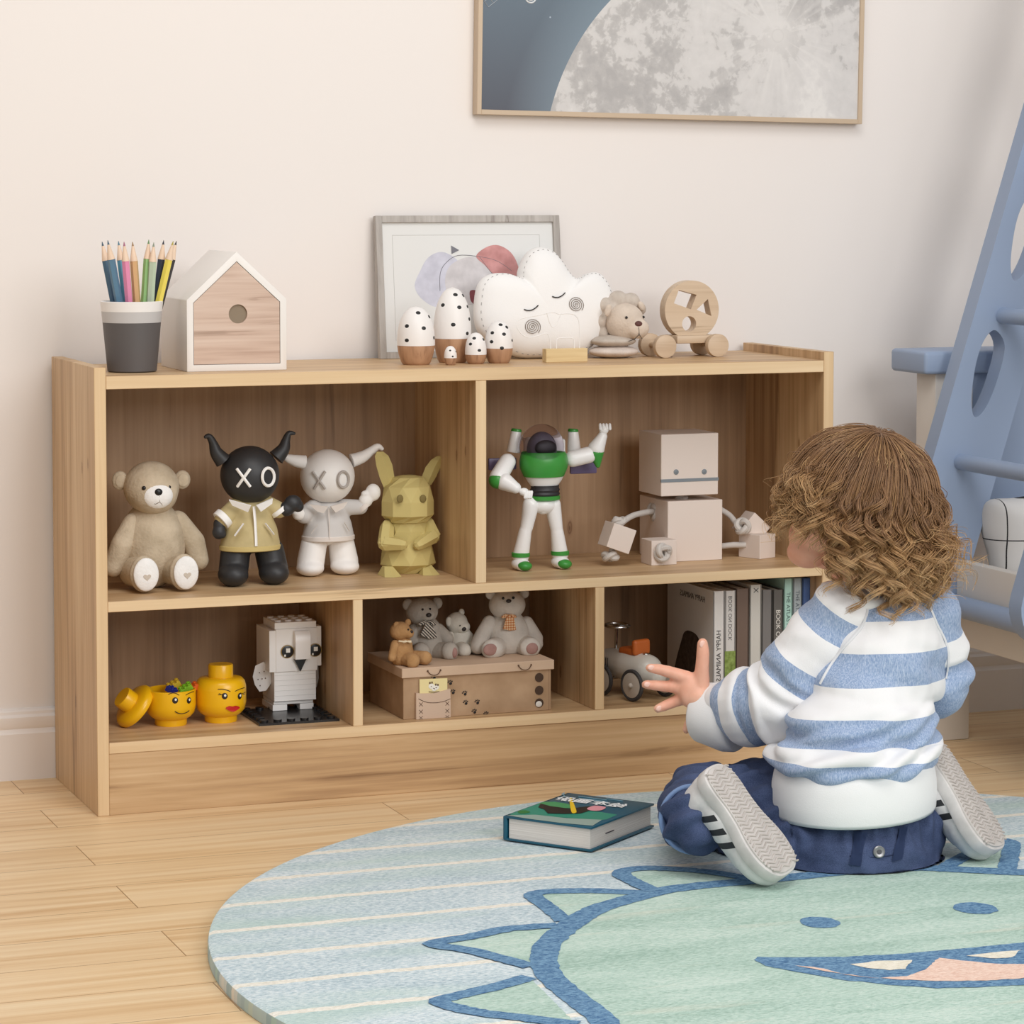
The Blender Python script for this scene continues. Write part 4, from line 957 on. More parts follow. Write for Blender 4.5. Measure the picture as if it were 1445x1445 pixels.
bb('foot', 970, 1052, 635, 600, 0, D_); bb('foot', 1125, 1203, 635, 600, 0, D_)
bb('hip_plate', 975, 1200, 598, 580, 0, D_)
bb('body', 975, 1213, 578, 402, -.004, D_+.002)
b = B()
for i in range(6): b.box((px_(1095), -.0042, pz_(575-i*30)), (px_(1212)-px_(978), .0006, .0003))
b.build('brick_seam', mat('brick_seam', (214, 212, 210), .4), owl, smooth=0)
bb('head', 982, 1218, 404, 155, -.007, D_+.004)
bb('cheek', 946, 996, 404, 162, -.006, D_+.008); bb('cheek', 1214, 1242, 380, 148, -.006, D_+.008)
bb('crown', 978, 1214, 155, 118, -.005, D_)
b = B(); cw = (px_(1214)-px_(978))/4
for i in range(4):
    for j in range(3): b.cyl((px_(978)+(i+.5)*cw, (j+.5)*cw*1.25-.002, pz_(119)), (px_(978)+(i+.5)*cw, (j+.5)*cw*1.25-.002, pz_(119)+.0026), cw*.32, seg=16)
b.build('studs', M_bwh, owl, 30)
b = B(); prof_ = [(-.007, pz_(168)), (-.0125, pz_(168)), (-.0165, pz_(190)), (-.0180, pz_(240)), (-.0170, pz_(330)), (-.007, pz_(330))]
b.prism(prof_, px_(1168)-px_(1083), Matrix(((0, 0, 1, px_(1083)), (1, 0, 0, 0), (0, 1, 0, 0), (0, 0, 0, 1)))); b.build('brow_ridge', M_bwh, owl, 30)
b = B(); b.prism([(px_(1082), pz_(332)), (px_(1150), pz_(332)), (px_(1116), pz_(403))], .006, Matrix(((1, 0, 0, 0), (0, 0, -1, -.0068), (0, 1, 0, 0), (0, 0, 0, 1)))); b.build('beak', M_bbk, owl, smooth=0)
for zx in (1046, 1204):
    b = B(); c = V((px_(zx), -.0072, pz_(286))); b.cyl(c, c+V((0, -.0018, 0)), .0098, bev=.0003); b.build('eye_ring', mat('eye_gold', (170, 140, 70), .4), owl, 30)
    b = B(); b.cyl(c+V((0, -.0012, 0)), c+V((0, -.0024, 0)), .0088, bev=.0002); b.build('eye', M_bbk, owl, 30)
    b = B(); b.box(c+V((.0006, -.0025, .0018)), (.006, .0006, .0062)); b.box(c+V((-.004, -.0025, -.0055)), (.0026, .0006, .003)); b.build('eye_glint', M_fw, owl, smooth=0)
for zx, s_ in ((915, 1), (1222, -1)):
    b = B(); w = [(-.013, .0), (-.016, .012), (-.012, .028), (.0, .034), (.010, .024), (.012, .004), (.004, -.008), (-.006, -.010)]
    b.prism([(x*1.0, z) for x, z in w], .004, Matrix.Translation((px_(942) if s_ > 0 else px_(1222), .020, pz_(490))) @ Matrix.Rotation(radians(-28 if s_ > 0 else 50), 4, 'Z') @ XZ); b.build('wing', M_bwh, owl, 30)
    if s_ > 0:
        b = B(); MM = Matrix.Translation((px_(942), .020, pz_(490))) @ Matrix.Rotation(radians(-28), 4, 'Z') @ XZ
        for x, z in ((-.006, .018), (.001, .020), (-.008, .008), (-.002, .009), (.003, .010), (-.005, -.001)): b.ell(MM @ V((x, z, .0042)), .0009, u=8, v=6)
        b.build('wing_dots', mat('owl_dots', (96, 66, 54), .6), owl)

# ---- cardboard toy box with lid
Q9 = cfq(520, 820, 4.8167)
e = Spot(569, 1016, ZLT, .0); e.o = at(*Q9(237, 943), Z=ZLT); k = 1/ppm(e.o); e.k = k; P = lambda zx, zy, y=0: e.p(*Q9(zx, zy), y)
M_bx = mat('box_kraft_brown', (172, 140, 108), .8, 16, 18); M_lid = mat('box_lid_kraft', (202, 174, 148), .8, 8, 14); M_pk = mat('pocket_kraft', (206, 180, 158), .8)
box = thing('keepsake_box', 'brown cardboard keepsake box with paw prints under the four small bears', 'box', e.o)
bw = P(1240, 875, 0).x; bd_ = .155; hb = P(240, 655, 0).z
b = B(); b.box2((0, 0, 0), (bw, bd_, hb), bev=.0006, seg=1); b.build('carton', M_bx, box, smooth=0)
lt = P(238, 596, -.002).z
b = B(); b.box2((-.003, -.003, hb-.001), (bw+.004, bd_+.003, lt), bev=.0008, seg=1); b.build('lid', M_lid, box, smooth=0)
b = B(); x_ = P(1226, 700, 0).x; b.box2((x_-.0004, -.0004, .0), (x_+.0004, .001, hb-.001)); b.build('edge_seam', mat('kraft_seam', (150, 120, 92), .8), box, smooth=0)
# pocket and card
p0, p1 = P(325, 945, -.006), P(560, 945, -.006); zt_ = P(440, 755, -.006).z
b = B(); L = [(p0.x, .0003), (p1.x, .0003), (p1.x-.0005, zt_+.003), (p1.x-.006, zt_+.002), ((p0.x+p1.x)/2, zt_-.002), (p0.x+.006, zt_-.001), (p0.x, zt_)]
b.prism(L, .0055, FR((0, -.0002, 0))); b.build('pocket', M_pk, box, smooth=0)
M_st = mat('brown_stitch', (92, 66, 48), .8)
b = B()
for zx in (357, 536):
    for zy in (838, 888, 932):
        q = P(zx, zy-(6 if zx > 400 else 0), -.006); s_ = .0027
        b.tube([q+V((-s_, 0, s_)), q+V((s_, 0, -s_))], .00035, 4); b.tube([q+V((-s_, 0, -s_)), q+V((s_, 0, s_))], .00035, 4)
b.tube(smooth_poly([P(340, 800, -.006), P(390, 822, -.006), P(450, 827, -.006), P(510, 818, -.006), P(556, 800, -.006)], 4, False), .0004, 4)
b.build('cross_stitching', M_st, box)
cardo = thing('greeting_card', 'cream card with a tiny animal drawing tucked in the box pocket', 'card', e.o+P(445, 800, -.0025)+V((0, 0, -.008)))
CL = lambda zx, zy, y: P(zx, zy, y) - (cardo.location-e.o)
q0, q1 = CL(347, 668, -.0032), CL(536, 660, -.0032); b = B(); vz = CL(440, 790, -.003).z
vs = [(q0.x, vz), (q1.x, vz), (q1.x, q1.z), (q0.x, q0.z)]; b.prism(vs, .0008, FR((0, q0.y+.001, 0))); b.build('paper', mat('cream_card', (232, 216, 160), .8), cardo, smooth=0)
b = B()
for zx, zy, r_ in ((428, 715, .0045), (462, 722, .0042), (446, 732, .004)): b.ell(CL(zx, zy, -.0034), (r_, .0003, r_*.9), u=16, v=6)
b.build('drawing', mat('card_drawing_white', (236, 232, 222), .8), cardo)
b = B()
for zx, zy in ((418, 692), (432, 690), (458, 704), (472, 706)): b.ell(CL(zx, zy, -.0036), (.0012, .0003, .0018), u=10, v=6)
for L in ([(424, 716), (430, 716)], [(456, 724), (466, 724)], [(410, 752), (445, 756), (482, 750)], [(440, 728), (452, 733)]): b.tube([CL(x, y, -.0037) for x, y in L], .0005, 4)
b.build('ink', M_st, cardo)
b = B()
def paw(zx, zy, s_=1., a=.35, y=-.0008):
    q = P(zx, zy, y); s_ *= .0021
    b.ell(q+V((.0006, 0, -.0008)), (s_*1.05, .0003, s_*.95), (0, -a, 0), u=14, v=6)
    for t in (-.9, -.2, .5, 1.2): b.ell(q+V((s_*2.0*sin(t-a)*.85, 0, s_*1.75*cos(t-a)*.9)), (s_*.42, .0003, s_*.55), (0, t-a, 0), u=10, v=6)
for zx, zy in ((445, 655), (556, 692), (574, 755), (655, 765), (661, 828), (740, 824), (720, 888), (800, 905)): paw(zx, zy)
b.build('paw_prints', mat('paw_black', (26, 22, 22), .7), box)
for L, ends in (([(403, 612), (420, 632), (447, 640), (475, 630), (490, 606)], ((403, 611), (490, 605))), ([(1020, 576), (1040, 598), (1065, 604), (1090, 596), (1106, 570)], ((1020, 574), (1106, 569)))):
    b = B(); b.tube(smooth_poly([P(x, y, -.0045) for x, y in L], 4, False), .0006, 5)
    for x, y in ends: b.ell(P(x, y, -.0040), (.0013, .001, .0013))
    b.build('string_handle', M_st, box)
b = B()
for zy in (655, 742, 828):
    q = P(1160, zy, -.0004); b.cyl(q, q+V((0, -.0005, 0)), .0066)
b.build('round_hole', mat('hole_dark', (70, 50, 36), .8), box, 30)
b = B(); q = P(1158, 836, -.0012); b.ell(q, (.005, .0006, .0045), u=8, v=6); b.build('paper_scrap', mat('paper_white', (220, 214, 206), .8), box)

# ---- four small bears on the box
def bear(name, label, root, P, m, m2, sp):
    t = thing(name, label, 'teddy bear', root, 0, 'small bears sitting on the cardboard box')
    for nm, shapes in sp['parts']:
        for grp in shapes:
            b = B()
            for s_ in grp:
                if s_[0] == 'e': b.ell(P(*s_[1]), s_[2], s_[3] if len(s_) > 3 else (0, 0, 0))
                else: b.cap(P(*s_[1]), P(*s_[2]), s_[3], s_[4])
            mm = {'nose': M_nosed, 'eye': M_eye, 'muzzle': m2, 'foot_pad': M_pad, 'inner_ear': M_pad}.get(nm, m)
            if len(grp) > 1: blob(b, .0014, nm, mm, t, 5)
            else: b.build(nm, mm, t)
    return t
M_nosed = mat('bear_dark_nose', (46, 38, 36), .4); M_pad = mat('bear_pink_pad', (170, 132, 124), .9, 8, 90)
M_gb = mat('bear_light_grey', (212, 205, 196), .95, 8, 50, .4, 300); M_gb2 = mat('bear_mid_grey', (182, 174, 164), .95, 8, 50, .4, 300); M_wb = mat('bear_ivory', (226, 221, 210), .95, 6, 50, .3, 300); M_tb = mat('bear_tan', (176, 134, 88), .95, 14, 60, .5, 300)
ltz = e.o.z+lt
def seat(zx, zy, fwd): q = at(*Q9(zx, zy), Z=ltz); q = q+V((0, fwd, 0)); q.z = ltz; return q
def ruler(root): return lambda zx, zy, y=0: at(*Q9(zx, zy), Y=root.y+y)-root
def lowz(p, z): p.z = z; return p
# large right bear
r = seat(960, 512, .040); R1 = ruler(r)
PP = lambda a, b_, y=0: R1(a, b_, y)
big = bear('teddy_bear', 'largest light grey bear with an orange dotted bow at the right on the box', r, PP, M_gb, M_gb, dict(parts=[
 ('torso', [[('e', (945, 370, .0), (.034, .028, .036)), ('e', (945, 290, .0), (.026, .022, .022))]]),
 ('head', [[('e', (942, 160, -.004), (.0278, .025, .0225)), ('e', (948, 175, -.016), (.015, .014, .013))]]),
 ('ear', [[('e', (830, 88, .0), (.0078, .005, .008))], [('e', (1058, 82, .0), (.0078, .005, .008))]]),
 ('nose', [[('e', (953, 135, -.0325), (.0042, .003, .0030))]]), ('eye', [[('e', (915, 117, -.0265), .0021)], [('e', (984, 113, -.0265), .0021)]]),
 ('arm', [[('c', (820, 280, -.002), (770, 380, -.010), .0105, .0120), ('c', (770, 380, -.01), (748, 440, -.014), .012, .0125)], [('c', (1075, 285, .0), (1130, 390, -.008), .0105, .0125), ('e', (1135, 425, -.010), .0115)]]),
 ('leg', [[('c', (880, 440, -.010), (850, 462, -.030), .0155, .0160), ('e', (838, 462, -.036), (.0165, .010, .0150))], [('c', (1040, 430, -.008), (1090, 450, -.030), .0155, .0160), ('e', (1098, 450, -.036), (.0165, .010, .0150))]]),
 ('foot_pad', [[('e', (828, 466, -.0440), (.0110, .0032, .0088))], [('e', (1112, 458, -.0440), (.0095, .0032, .0085))]])]))
n = NT('orange_dotted_ribbon'); v = n.coord(scale=(420, 420, 420)); vo = n.add('TexChecker', {'Vector': n.coord(scale=(380, 380, 380), rot=(0, radians(45), 0)), 'Color1': lin((196, 120, 70)), 'Color2': lin((232, 200, 160)), 'Scale': 1}).outputs[0]; n.set(Base_Color=vo, Roughness=.85); M_or = n.m
n = NT('striped_ribbon'); w = n.add('TexWave', {'Vector': n.coord(), 'Scale': 130}, bands_direction='DIAGONAL', wave_profile='SIN').outputs[1]; n.set(Base_Color=n.ramp(w, [(.4, (46, 42, 42)), (.55, (206, 196, 182))], 'LINEAR'), Roughness=.85); M_sr = n.m
def bow(t, P, c, w, h, m, y, tail):
    b = B()
    for s_ in (-1, 1): b.ell(P(c[0]+s_*w*.55, c[1], y), (w*.55/4.82*k, .003, h*.5/4.82*k), (0, s_*.3, 0))
    b.ell(P(c[0], c[1], y-.002), .0028); b.build('bow', m, t)
    b = B(); q = [P(x, yy, y-.002) for x, yy in tail]; vs = [b.bm.verts.new(p+V((0, o_, 0))) for o_ in (0, -.0022) for p in q]; n_ = len(q)
    b.bm.faces.new(vs[:n_]); b.bm.faces.new(vs[n_:])
    for i in range(n_): b.bm.faces.new((vs[i], vs[(i+1) % n_], vs[n_+(i+1) % n_], vs[n_+i]))
    b.build('bow_tail', m, t, smooth=0)
bow(big, PP, (955, 238), 50, 26, M_or, -.026, [(935, 245), (985, 245), (1000, 330), (960, 335), (912, 325)])
# grey bear with striped bow
r2 = seat(450, 540, .046); R2 = ruler(r2)
g2 = bear('teddy_bear', 'mid grey bear with a black striped bow sitting behind the tan bear', r2, R2, M_gb2, M_gb2, dict(parts=[
 ('torso', [[('e', (400, 420, .0), (.026, .022, .030)), ('e', (395, 330, .0), (.021, .019, .020))]]),
 ('head', [[('e', (362, 205, -.002), (.0245, .022, .0205)), ('e', (395, 225, -.016), (.013, .011, .0105))]]),
 ('ear', [[('e', (268, 160, .0), (.0085, .005, .0088))], [('e', (465, 150, .0), (.0085, .005, .0088))]]),
 ('nose', [[('e', (410, 231, -.0275), (.0042, .003, .0032))]]), ('eye', [[('e', (368, 193, -.0225), .0018)], [('e', (418, 190, -.0225), .0018)]]),
 ('arm', [[('c', (475, 330, -.002), (530, 390, -.010), .0095, .0105)], [('c', (315, 330, .0), (300, 400, -.005), .0095, .0105)]]),
 ('leg', [[('c', (460, 475, -.010), (545, 475, -.034), .0140, .0125), ('e', (552, 478, -.038), (.0130, .011, .0145))], [('c', (350, 470, -.008), (360, 478, -.032), .0130, .0130)]]),
 ('foot_pad', [[('e', (577, 484, -.0430), (.0058, .0075, .0088))]])]))
bow(g2, R2, (400, 285), 60, 30, M_sr, -.022, [(385, 290), (425, 290), (468, 380), (415, 392), (350, 365)])
# ivory bear
r3 = seat(640, 515, .040); R3 = ruler(r3)
bear('teddy_bear', 'small ivory bear without a bow sitting between the two grey bears', r3, R3, M_wb, M_wb, dict(parts=[
 ('torso', [[('e', (620, 400, .0), (.0165, .015, .022)), ('e', (640, 380, -.002), (.014, .013, .016))]]),
 ('head', [[('e', (600, 285, .0), (.0165, .016, .0165)), ('e', (635, 310, -.008), (.0125, .011, .010))]]),
 ('ear', [[('e', (545, 275, -.006), (.0045, .004, .0075))], [('e', (632, 212, .0), (.0045, .004, .0055))]]),
 ('nose', [[('e', (648, 325, -.0170), (.0038, .003, .0036))]]), ('eye', [[('e', (622, 303, -.0175), .0011)], [('e', (641, 298, -.0165), .0011)]]),
 ('arm', [[('c', (555, 370, -.004), (525, 440, -.010), .0062, .0075)], [('c', (675, 360, -.004), (712, 410, -.008), .0058, .0070)]]),
 ('leg', [[('c', (620, 450, -.008), (650, 470, -.026), .0100, .0110)], [('c', (680, 440, -.006), (735, 455, -.020), .0090, .0105)]])]))
# tan bear
r4 = seat(290, 588, .030); R4 = ruler(r4)
t4 = bear('teddy_bear', 'small tan bear facing right at the left front corner of the box', r4, R4, M_tb, M_tb, dict(parts=[
 ('torso', [[('e', (225, 490, .0), (.018, .016, .0205)), ('e', (235, 440, .0), (.0140, .013, .015))]]),
 ('head', [[('e', (215, 340, .0), (.0155, .0145, .0140)), ('e', (270, 355, -.008), (.0085, .008, .0075))]]),
 ('ear', [[('e', (190, 298, -.004), (.0045, .003, .005))], [('e', (268, 280, .0), (.0045, .003, .005))]]),
 ('nose', [[('e', (292, 345, -.0135), (.0026, .0026, .0024))]]), ('eye', [[('e', (270, 330, -.0130), .0014)], [('e', (293, 330, -.008), .0012)]]),
 ('arm', [[('c', (180, 430, -.006), (160, 520, -.012), .0065, .0060)]]),
 ('leg', [[('c', (255, 530, -.010), (300, 540, -.024), .0105, .0105), ('e', (300, 548, -.026), (.0105, .008, .0100))], [('c', (320, 515, -.002), (385, 522, -.016), .0095, .0100)]])]))
b = B()
for s_ in (-1, 1): b.ell(R4(262+s_*16, 412, -.016), (.0035, .0018, .0018), (0, .3*s_, 0))
b.tube([R4(205, 408, -.015), R4(240, 412, -.0175), R4(290, 408, -.014)], .0012, 6); b.build('bow', mat('cream_ribbon', (226, 210, 180), .7), t4)

# ---- small ride on car
Q10 = cfq(830, 800, 4.1286)
e = Spot(896, 992, ZLT, .0); e.o = at(*Q10(200, 800), Z=ZLT)+V((.012, .016, 0)); e.o.z = ZLT
P = lambda zx, zy, y=0: e.p(*Q10(zx, zy), y)
car = thing('toy_car', 'small grey retro racing car with an orange seat and steering wheel', 'toy car', e.o)
M_cb = mat('car_grey_paint', (206, 200, 190), .3); M_cs = mat('car_orange_seat', (196, 100, 40), .5); M_chr = mat('car_chrome', (190, 188, 186), .2, Metallic=1.); M_tyre = mat('car_rubber', (60, 58, 58), .7); M_hub = mat('car_hub', (190, 180, 168), .4)
CB = radians(-71); cu_, cv_ = V((cos(CB), sin(CB), 0)), V((-sin(CB), cos(CB), 0))     # towards the tail, towards the far side
cc0 = at(*Q10(262, 575), Y=.088); cc0 = V((cc0.x, .088, ZLT))-e.o
def cp(a, w, z): return cc0+cu_*a+cv_*w+V((0, 0, z))
CM = Matrix(((cu_.x, cv_.x, 0, 0), (cu_.y, cv_.y, 0, 0), (0, 0, 1, 0), (0, 0, 0, 1)))
b = B(); b.cap(cp(-.052, 0, .047), cp(-.01, 0, .046), .020, .025); b.cap(cp(-.01, 0, .046), cp(.030, 0, .043), .025, .0245); b.cap(cp(.03, 0, .043), cp(.052, 0, .036), .0245, .015)
blob(b, .002, 'body', M_cb, car, 8)
b = B(); b.box(cp(-.002, 0, .0685), (.034, .030, .012), (0, 0, CB), bev=.005, seg=4); b.box(cp(.017, 0, .0765), (.010, .033, .024), (0, 0, CB), bev=.0045, seg=4); blob(b, .0014, 'seat', M_cs, car, 5)
b = B(); b.tube([cp(-.040, 0, .06), cp(-.037, 0, .101)], .0024, 8); b.build('steering_column', M_chr, car)
b = B(); c = cp(-.0365, 0, .103); b.tube([c+V((.0185*cos(t), .0185*sin(t), .0008*sin(t))) for t in [2*pi*i/32 for i in range(32)]], .0019, 8, closed=True); b.ell(c+V((0, 0, -.002)), (.006, .006, .003))
for i in range(3): b.tube([c, c+V((.018*cos(2.1*i), .018*sin(2.1*i), 0))], .0012, 6)
b.build('steering_wheel', M_chr, car)
b = B(); b.ell(cp(.028, 0, .0672), (.005, .005, .0026)); b.build('filler_cap', M_chr, car)
b = B()
for i in range(5): b.tube([cp(-.054+i*.005, -.0185-i*.0006, .056), cp(-.052+i*.005, -.0205-i*.0006, .043)], .0007, 4)
b.build('grille', M_tyre, car)
for a_, w_c in ((-.034, -.033), (.034, -.033), (-.034, .033), (.034, .033)):
    q = cp(a_, w_c, .0245); R_ = .0242
    b = B(); b.tube([q+cu_*(R_*.88*cos(t))+V((0, 0, R_*.88*sin(t))) for t in [2*pi*i/40 for i in range(40)]], R_*.12, 8, closed=True); b.build('tyre', M_tyre, car)
    b = B(); b.cyl(q-cv_*.0024, q+cv_*.0024, R_*.78, bev=.0006); b.ell(q-cv_*.003*(1 if w_c < 0 else -1), .0038)
    b.build('hub', M_hub, car, 30)
b = B()
for a_ in (-.034, .034): b.cyl(cp(a_, -.033, .0245), cp(a_, .033, .0245), .0022)
b.build('axle', M_chr, car)

# ---- books in the right compartment
def bk(px0, px1, py_top, dep, ypos, c, ctop, label, title=None, tcol=(60, 60, 60), mirror=False, tsz=.010, tz=None, cover=None, extra=None):
    q = at(px0, py_top, Y=ypos); x0 = q.x; x1 = at(px1, py_top, Y=ypos).x; h = q.z-ZLT
    t = thing('book', label, 'book', V(((x0+x1)/2, ypos, ZLT)), 0, 'books in the right lower compartment'); w = (x1-x0)/2
    m = mat('cover_'+label[:18].replace(' ', '_'), c, .5)
    b = B(); th = .0014
    b.box2((-w, 0, 0), (-w+th, dep, h)); b.box2((w-th, 0, 0), (w, dep, h)); b.box2((-w, 0, 0), (w, th*1.2, h), bev=.0004, seg=1); b.build('cover', m, t, smooth=0)
    b = B(); b.box2((-w+th, th, .002), (w-th, dep-.003, h-.002)); b.build('pages', M_pages, t, smooth=0)
    if title:
        me = text_mesh(title, tsz, mirror, .0001, 'CENTER', .0)
        b = B(); b.mesh(me, Matrix.Translation((0, -.0003, tz if tz else h*.5)) @ XZ @ Matrix.Rotation(-pi/2 if not mirror else pi/2, 4, 'Z')); bpy.data.meshes.remove(me)
        b.build('title', mat('title_'+label[:14].replace(' ', '_'), tcol, .6), t, smooth=0)
    return t, w, h
M_pages = mat('book_pages', (226, 218, 206), .85)
by = .040
t1, w1, h1 = bk(1007, 1022.5, 834.5, .17, by, (222, 218, 214), 0, 'white book with a dark animal photo on its cover, leftmost in the compartment', 'HAPPY ANIMALS', (60, 56, 54), True, .0105, .062)
# cover picture and mirrored title on the side that faces the room
b = B(); 
yfar = by+.17
def oncover(px, py): return at(px, py, X=t1.location.x-w1)-t1.location
sh = [(953, 938), (962, 903), (966, 892), (973, 890), (984, 897), (990, 915), (992, 945), (990, 962), (953, 962)]
vs = [b.bm.verts.new(oncover(x, y)+V((-.0004, 0, 0))) for x, y in [(p.x, p.y) for p in smooth_poly(sh, 4)]]; b.bm.faces.new(vs); b.build('animal_photo', mat('animal_fur_photo', (62, 48, 40), .6, 22, 160), t1, smooth=0)
me = text_mesh('HAPPY ANIMALS', .0125, True, .0001, 'CENTER'); a_ = oncover(955.5, 835); c_2 = oncover(1000, 848)
b = B(); mid = (a_+c_2)/2; b.mesh(me, Matrix.Translation(mid+V((-.0004, 0, 0))) @ frame((0, 0, 0), (0, -1, 0), (0, 0, 1))); b.build('cover_title', mat('cover_title_ink', (70, 62, 58), .6), t1, smooth=0)
t2, w2, h2 = bk(1023.5, 1038, 834, .165, by, (214, 210, 206), 0, 'pale grey book with a green band at the foot of its spine', 'BOOK ON DOCK', (110, 108, 106), True, .0085, .118)
b = B(); b.box2((-w2-.0002, -.0004, .0), (w2+.0002, .001, .068)); b.build('green_band', mat('spine_green', (130, 150, 72), .7, 26, 160), t2, smooth=0)
bk(1039, 1057, 831, .165, by, (112, 92, 80), 0, 'dark brown book with a plain spine')
bk(1058.5, 1074.5, 825.5, .165, by, (204, 200, 192), 0, 'light grey book with a small X mark on its spine', 'X', (50, 48, 48), False, .011, .158)
bk(1075.5, 1089.5, 832.5, .165, by, (120, 116, 114), 0, 'mid grey book with a plain spine, shorter than its neighbours')
bk(1091, 1105, 832.5, .165, by, (98, 94, 90), 0, 'charcoal grey book with white lettering on its spine', 'BOOK ON DOCK', (226, 222, 214), False, .0105, .085)
bk(1106.5, 1118.5, 816.5, .17, by, (176, 214, 202), 0, 'mint green book with a tall thin spine', 'THE ATLAS MAP', (84, 104, 100), False, .0090, .120)
bk(1119.5, 1131.5, 816, .17, by, (168, 178, 182), 0, 'blue grey tall book beside the mint green one', 'THE ATLAS', (90, 98, 104), False, .0090, .132)
bk(1132.5, 1144, 816, .17, by, (70, 98, 150), 0, 'dark blue book at the right end of the row behind the child')
# ================================================================== rug
RC, RR_, RZ = V((.69686, -.93530, 0)), .7619, .016
n = NT('rug_pile'); v = n.coord(); sep = n.add('SeparateXYZ', {'Vector': v})
jit = n.noise(n.coord(scale=(26, 26, 26)), 1, 2)
yy = n.math('ADD', sep.outputs[1], n.math('MULTIPLY', n.math('SUBTRACT', jit, .5), .010))
ST0, STP, STW = -.012, .1125, .0135
fr_ = n.math('FRACT', n.math('DIVIDE', n.math('SUBTRACT', yy, ST0-10*STP), STP))
line = n.math('LESS_THAN', fr_, STW/STP)
spk = n.noise(n.coord(scale=(150, 330, 200)), 1, 3, .2, .65); big = n.noise(n.coord(scale=(5, 14, 5)), 1, 3, .6)
g = n.math('ADD', n.math('MULTIPLY', spk, .78), n.math('MULTIPLY', big, .26))
base = n.ramp(g, [(.36, (160, 182, 194)), (.5, (198, 215, 222)), (.63, (228, 237, 240))])
base = n.mix(n.ramp(n.noise(n.coord(scale=(2.2, 9, 3), loc=(3, 1, 0)), 1, 3), [(.5, (0, 0, 0, 1)), (.7, (.55, .55, .55, 1))]), base, lin((186, 212, 200)))
cream = n.ramp(spk, [(.35, (226, 222, 208)), (.6, (248, 244, 234))])
n.set(Base_Color=n.mix(line, base, cream), Roughness=.95); n.bump(spk, .55, .004); M_rug = n.m
n = NT('rug_mint'); spk = n.noise(n.coord(scale=(150, 330, 200)), 1, 3, .2, .65); big = n.noise(n.coord(scale=(4, 16, 5)), 1, 3, .6)
g = n.math('ADD', n.math('MULTIPLY', spk, .6), n.math('MULTIPLY', big, .42))
base = n.ramp(g, [(.36, (154, 184, 170)), (.5, (184, 210, 198)), (.64, (208, 226, 216))])
base = n.mix(n.ramp(n.noise(n.coord(scale=(2.5, 22, 3), loc=(1, 5, 0)), 1, 3), [(.60, (0, 0, 0, 1)), (.72, (.5, .5, .5, 1))]), base, lin((226, 224, 208)))
n.set(Base_Color=base, Roughness=.95); n.bump(spk, .55, .004); M_mint = n.m
def pilem(name, a, c):
    n = NT(name); spk = n.noise(n.coord(scale=(170, 300, 200)), 1, 3, .3, .65); n.set(Base_Color=n.ramp(spk, [(.34, a), (.62, c)]), Roughness=.95); n.bump(spk, .55, .004); return n.m
M_rb_ = pilem('rug_blue', (60, 104, 148), (122, 162, 194)); M_rp = pilem('rug_peach', (228, 190, 172), (246, 218, 202)); M_rc = pilem('rug_cream', (226, 220, 200), (246, 240, 226))
n = NT('rug_edge'); c_ = n.add('TexCoord').outputs['Object']; sp2 = n.add('SeparateXYZ', {'Vector': c_})
an = n.add('Math', {0: sp2.outputs[1], 1: sp2.outputs[0]}, operation='ARCTAN2').outputs[0]
wn = n.add('TexWhiteNoise', {'W': n.math('FLOOR', n.math('MULTIPLY', an, 62))}, noise_dimensions='1D').outputs[0]
n.set(Base_Color=n.ramp(wn, [(0, (160, 184, 190)), (.4, (190, 208, 208)), (.7, (176, 204, 194)), (.82, (236, 230, 218)), (1, (206, 216, 214))]), Roughness=.95); M_redge = n.m
rug = thing('round_rug', 'round pale blue striped rug with a smiling mint dinosaur face lying on the floor', 'rug', RC)
b = B(); N = 180
prof = [(0, RZ), (RR_-.006, RZ), (RR_-.001, RZ-.0018), (RR_, RZ-.006), (RR_, .0005), (RR_-.003, 0), (0, 0)]
b.lathe(prof, seg=N)
o = b.build('pile', [M_rug, M_redge], rug, smooth=30)
for p in o.data.polygons:
    if p.center.z < RZ-.002: p.material_index = 1
QA, QB = cfq(600, 1190, 2.89), cfq(1045, 1190, 3.6125)
def rp(Q, L): return [at(*Q(*p), Z=RZ)-RC for p in L]
def jl(P, a=.0022, step=.006, closed=True):
    """resample and roughen an outline the way cut pile edges look"""
    out = []; n_ = len(P)
    for i in range(n_ if closed else n_-1):
        p, q = P[i], P[(i+1) % n_]; m = max(1, int((q-p).length/step))
        for k in range(m): out.append(p.lerp(q, k/m))
    return [V((p.x+a*noise.noise(p*160), p.y+a*noise.noise(p*160+V((9, 3, 1))), 0)) for p in out]
def area_poly(b, P, z):
    P = [p for p in P if hypot(p.x, p.y) < RR_+.3]
    P = [p if hypot(p.x, p.y) < RR_-.008 else p*((RR_-.008)/hypot(p.x, p.y)) for p in P]
    t = bmesh.new(); vs = [t.verts.new((p.x, p.y, z)) for p in P]; e = [t.edges.new((vs[i], vs[(i+1) % len(vs)])) for i in range(len(vs)) if (vs[i].co-vs[(i+1) % len(vs)].co).length > 1e-7]
    bmesh.ops.remove_doubles(t, verts=t.verts[:], dist=1e-6)
    bmesh.ops.triangle_fill(t, use_beauty=True, edges=t.edges[:])
    for f in t.faces:
        if f.normal.z < 0: f.normal_flip()
    b.absorb(t)
